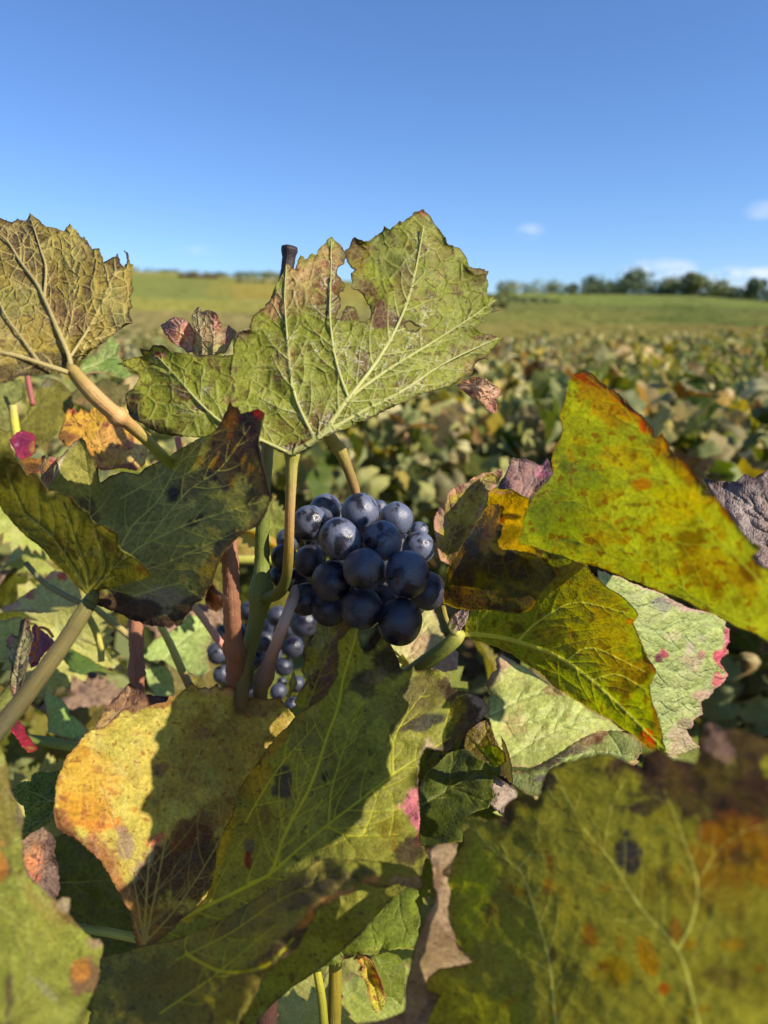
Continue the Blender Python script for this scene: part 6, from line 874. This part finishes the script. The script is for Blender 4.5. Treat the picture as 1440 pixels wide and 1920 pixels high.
g1 = G([(440, 705, 122, .277), (322, 802, 132, .264), (700, 722, 140, .258), (972, 772, 126, .268), (550, 922, 155, .246), (868, 932, 147, .249), (1138, 990, 122, .266), (1145, 870, 75, .290), (730, 1147, 157, .238), (1055, 1187, 170, .243),
        (325, 1085, 120, .262), (490, 1235, 152, .248), (1205, 1312, 140, .260), (714, 1442, 160, .244), (1000, 1542, 170, .243), (292, 1372, 122, .262), (470, 1440, 135, .258), (132, 1060, 98, .274), (100, 1200, 82, .280), (160, 935, 90, .282), (845, 690, 60, .292), (860, 1400, 130, .262),
        (600, 1080, 130, .272), (900, 1120, 130, .272), (620, 1330, 130, .27), (700, 900, 130, .278), (400, 950, 120, .285), (1000, 1000, 120, .285), (230, 1240, 100, .282), (520, 760, 110, .288), (800, 1250, 140, .285), (1080, 1400, 120, .28), (600, 1500, 110, .275)])
B1 = bunch((668, 925, .268), g1, 'large bunch of dark blue grapes with a pale bloom in the centre', .007, True, lambda x, y: 1.0-1.1*float(sstep(1015, 1100, np.array(y-.28*(x-660)))))  # bloom fades below a slanted line, painting the shade on the lower grapes
stem('stalk', [(598, 790, .262, 10), (614, 812, .262, 11), (630, 835, .262, 11.5), (636, 842, .262, 13), (648, 868, .263, 10.5), (660, 900, .265, 9.5), (668, 932, .268, 9), (672, 1000, .275, 8), (670, 1080, .275, 7)], PT, B1, [(140, 130, 60), (150, 136, 66), (150, 120, 70), (196, 146, 96), (170, 130, 80), (120, 110, 60)], 5, 14, .02, 110, None, 0, ((634, 840, 9, .12),))
def G2(l): return [(360+x/2.667, 850+y/2.667, r/2.667, d) for x, y, r, d in l]
g2 = G2([(507, 968, 53, .45), (458, 1068, 46, .45), (432, 1192, 42, .44), (322, 1030, 42, .462), (365, 935, 52, .458), (430, 815, 52, .455), (290, 785, 48, .466), (128, 1000, 52, .452), (150, 1105, 45, .45), (500, 1255, 36, .44), (560, 845, 72, .43), (335, 865, 48, .468), (525, 1155, 40, .452), (298, 1200, 34, .46), (450, 1145, 26, .46), (230, 900, 50, .475), (250, 1080, 50, .475), (400, 1010, 50, .478), (360, 1120, 46, .47), (400, 900, 50, .485), (210, 1180, 40, .47), (480, 880, 50, .48), (160, 900, 44, .478)])
B2 = bunch((490, 1130, .46), g2, 'smaller bunch of dark grapes low behind the reddish cane', .0062)
stem('cane', [(556, 1105, .262, 10), (545, 1135, .250, 10.5), (528, 1180, .247, 11), (508, 1235, .262, 12), (496, 1268, .277, 16), (489, 1290, .286, 14), (485, 1340, .300, 14)], stem_mat('pale_cane', .25, (90, 66, 60), .3, .5, 1.), VINE_C, [(190, 156, 136), (196, 164, 144), (170, 136, 126), (130, 104, 104), (110, 104, 84), (116, 114, 80)], 5, 16, .02, 111, 'pale mauve side cane in front of the lower bunch', 0, ((496, 1270, 14, .2),))
def G3(l): return [(x/4, 960+y/4, r/4, d) for x, y, r, d in l]
bunch((185, 1190, .56), G3([(790, 925, 46, .56), (755, 850, 44, .57), (700, 990, 44, .56), (770, 1010, 42, .55), (690, 1210, 40, .54), (650, 1090, 42, .57), (720, 1120, 40, .565), (800, 1090, 36, .57), (660, 880, 40, .58)]), 'small half hidden bunch of grapes at the left behind the long stalk', .006)

# ------------------------------------------------------------------ filling leaves of the front row, deeper in the bush
FM = [M_GRN, M_MID, M12, M_OLV, M4, M_DRY, MR, M14]
FC = [[(116, 122, 36), (104, 108, 34), (140, 142, 52)], [(124, 118, 46), (140, 132, 56)], [(164, 172, 78), (184, 180, 96)], [(140, 132, 52), (120, 110, 44)], [(206, 166, 60)], [(150, 118, 92), (170, 140, 112)], [(140, 40, 56)], [(160, 140, 60)]]
FILL = []
for i, (mt, cs) in enumerate(zip(FM, FC)):
    for c in cs:
        for k in range(2):
            V, T, at, uv = gen_leaf('leaf', 500+i*17+k*5+len(FILL), 9, 60, .12, random.uniform(.1, .8), random.uniform(-.1, .8), .4 if mt is M_DRY else 0); me = leaf_mesh('fill_leaf', V, T, at, uv, c); me.materials.append(mt); FILL.append((i, me))
W = [.34, .20, .20, .17, .04, .07, .0, .03]
g = np.random.default_rng(99); made = 0; tries = 0
def allowed(px, py, d):
    if 540 < px < 1180 and py < 1215: return False
    if px >= 1180 and py < 1130+ (0 if d > .34 else 400): return False
    if py < 720 + max(0, (px-100))*.5: return False
    if px < 540 and py < 900 and d < .5: return False
    if 385 < px < 585 and 1115 < py < 1340 and d < .6: return False
    if 150 < px < 215 and 1150 < py < 1290 and d < .66: return False
    if px < 540 and py < 1480 and d < .42: return False
    return True
while made < 460 and tries < 18000:
    tries += 1
    px = g.uniform(-420, 1560); py = g.uniform(700, 2300); d = .31+.62*g.uniform()**1.1
    p = unproj(np.array(px), np.array(py), np.array(d))
    if p[2] < .12 or p[1] > .92: continue
    if not (allowed(px, py, d) and allowed(px-55/d*.25, py-60/d*.25, d) and allowed(px+55/d*.25, py-60/d*.25, d)): continue
    k = g.choice(len(W), p=np.array(W)/sum(W)); cand = [m for i, m in FILL if i == k]; me = cand[g.integers(len(cand))]
    vine = VINE_L if p[0] < -.06 else (VINE_R if p[0] > .09 else VINE_C)
    ob = bpy.data.objects.new('leaf', me); COL.objects.link(ob); ob.parent = vine
    n = (g.normal(.1, .6), g.normal(-.6, .5), g.normal(.7, .5)); R = rot_to(n, g.uniform(0, 6.28))
    ob.matrix_local = Matrix.Translation(Vector(p)-vine.location) @ R.to_4x4() @ Matrix.Scale(g.uniform(.32, .66), 4); made += 1
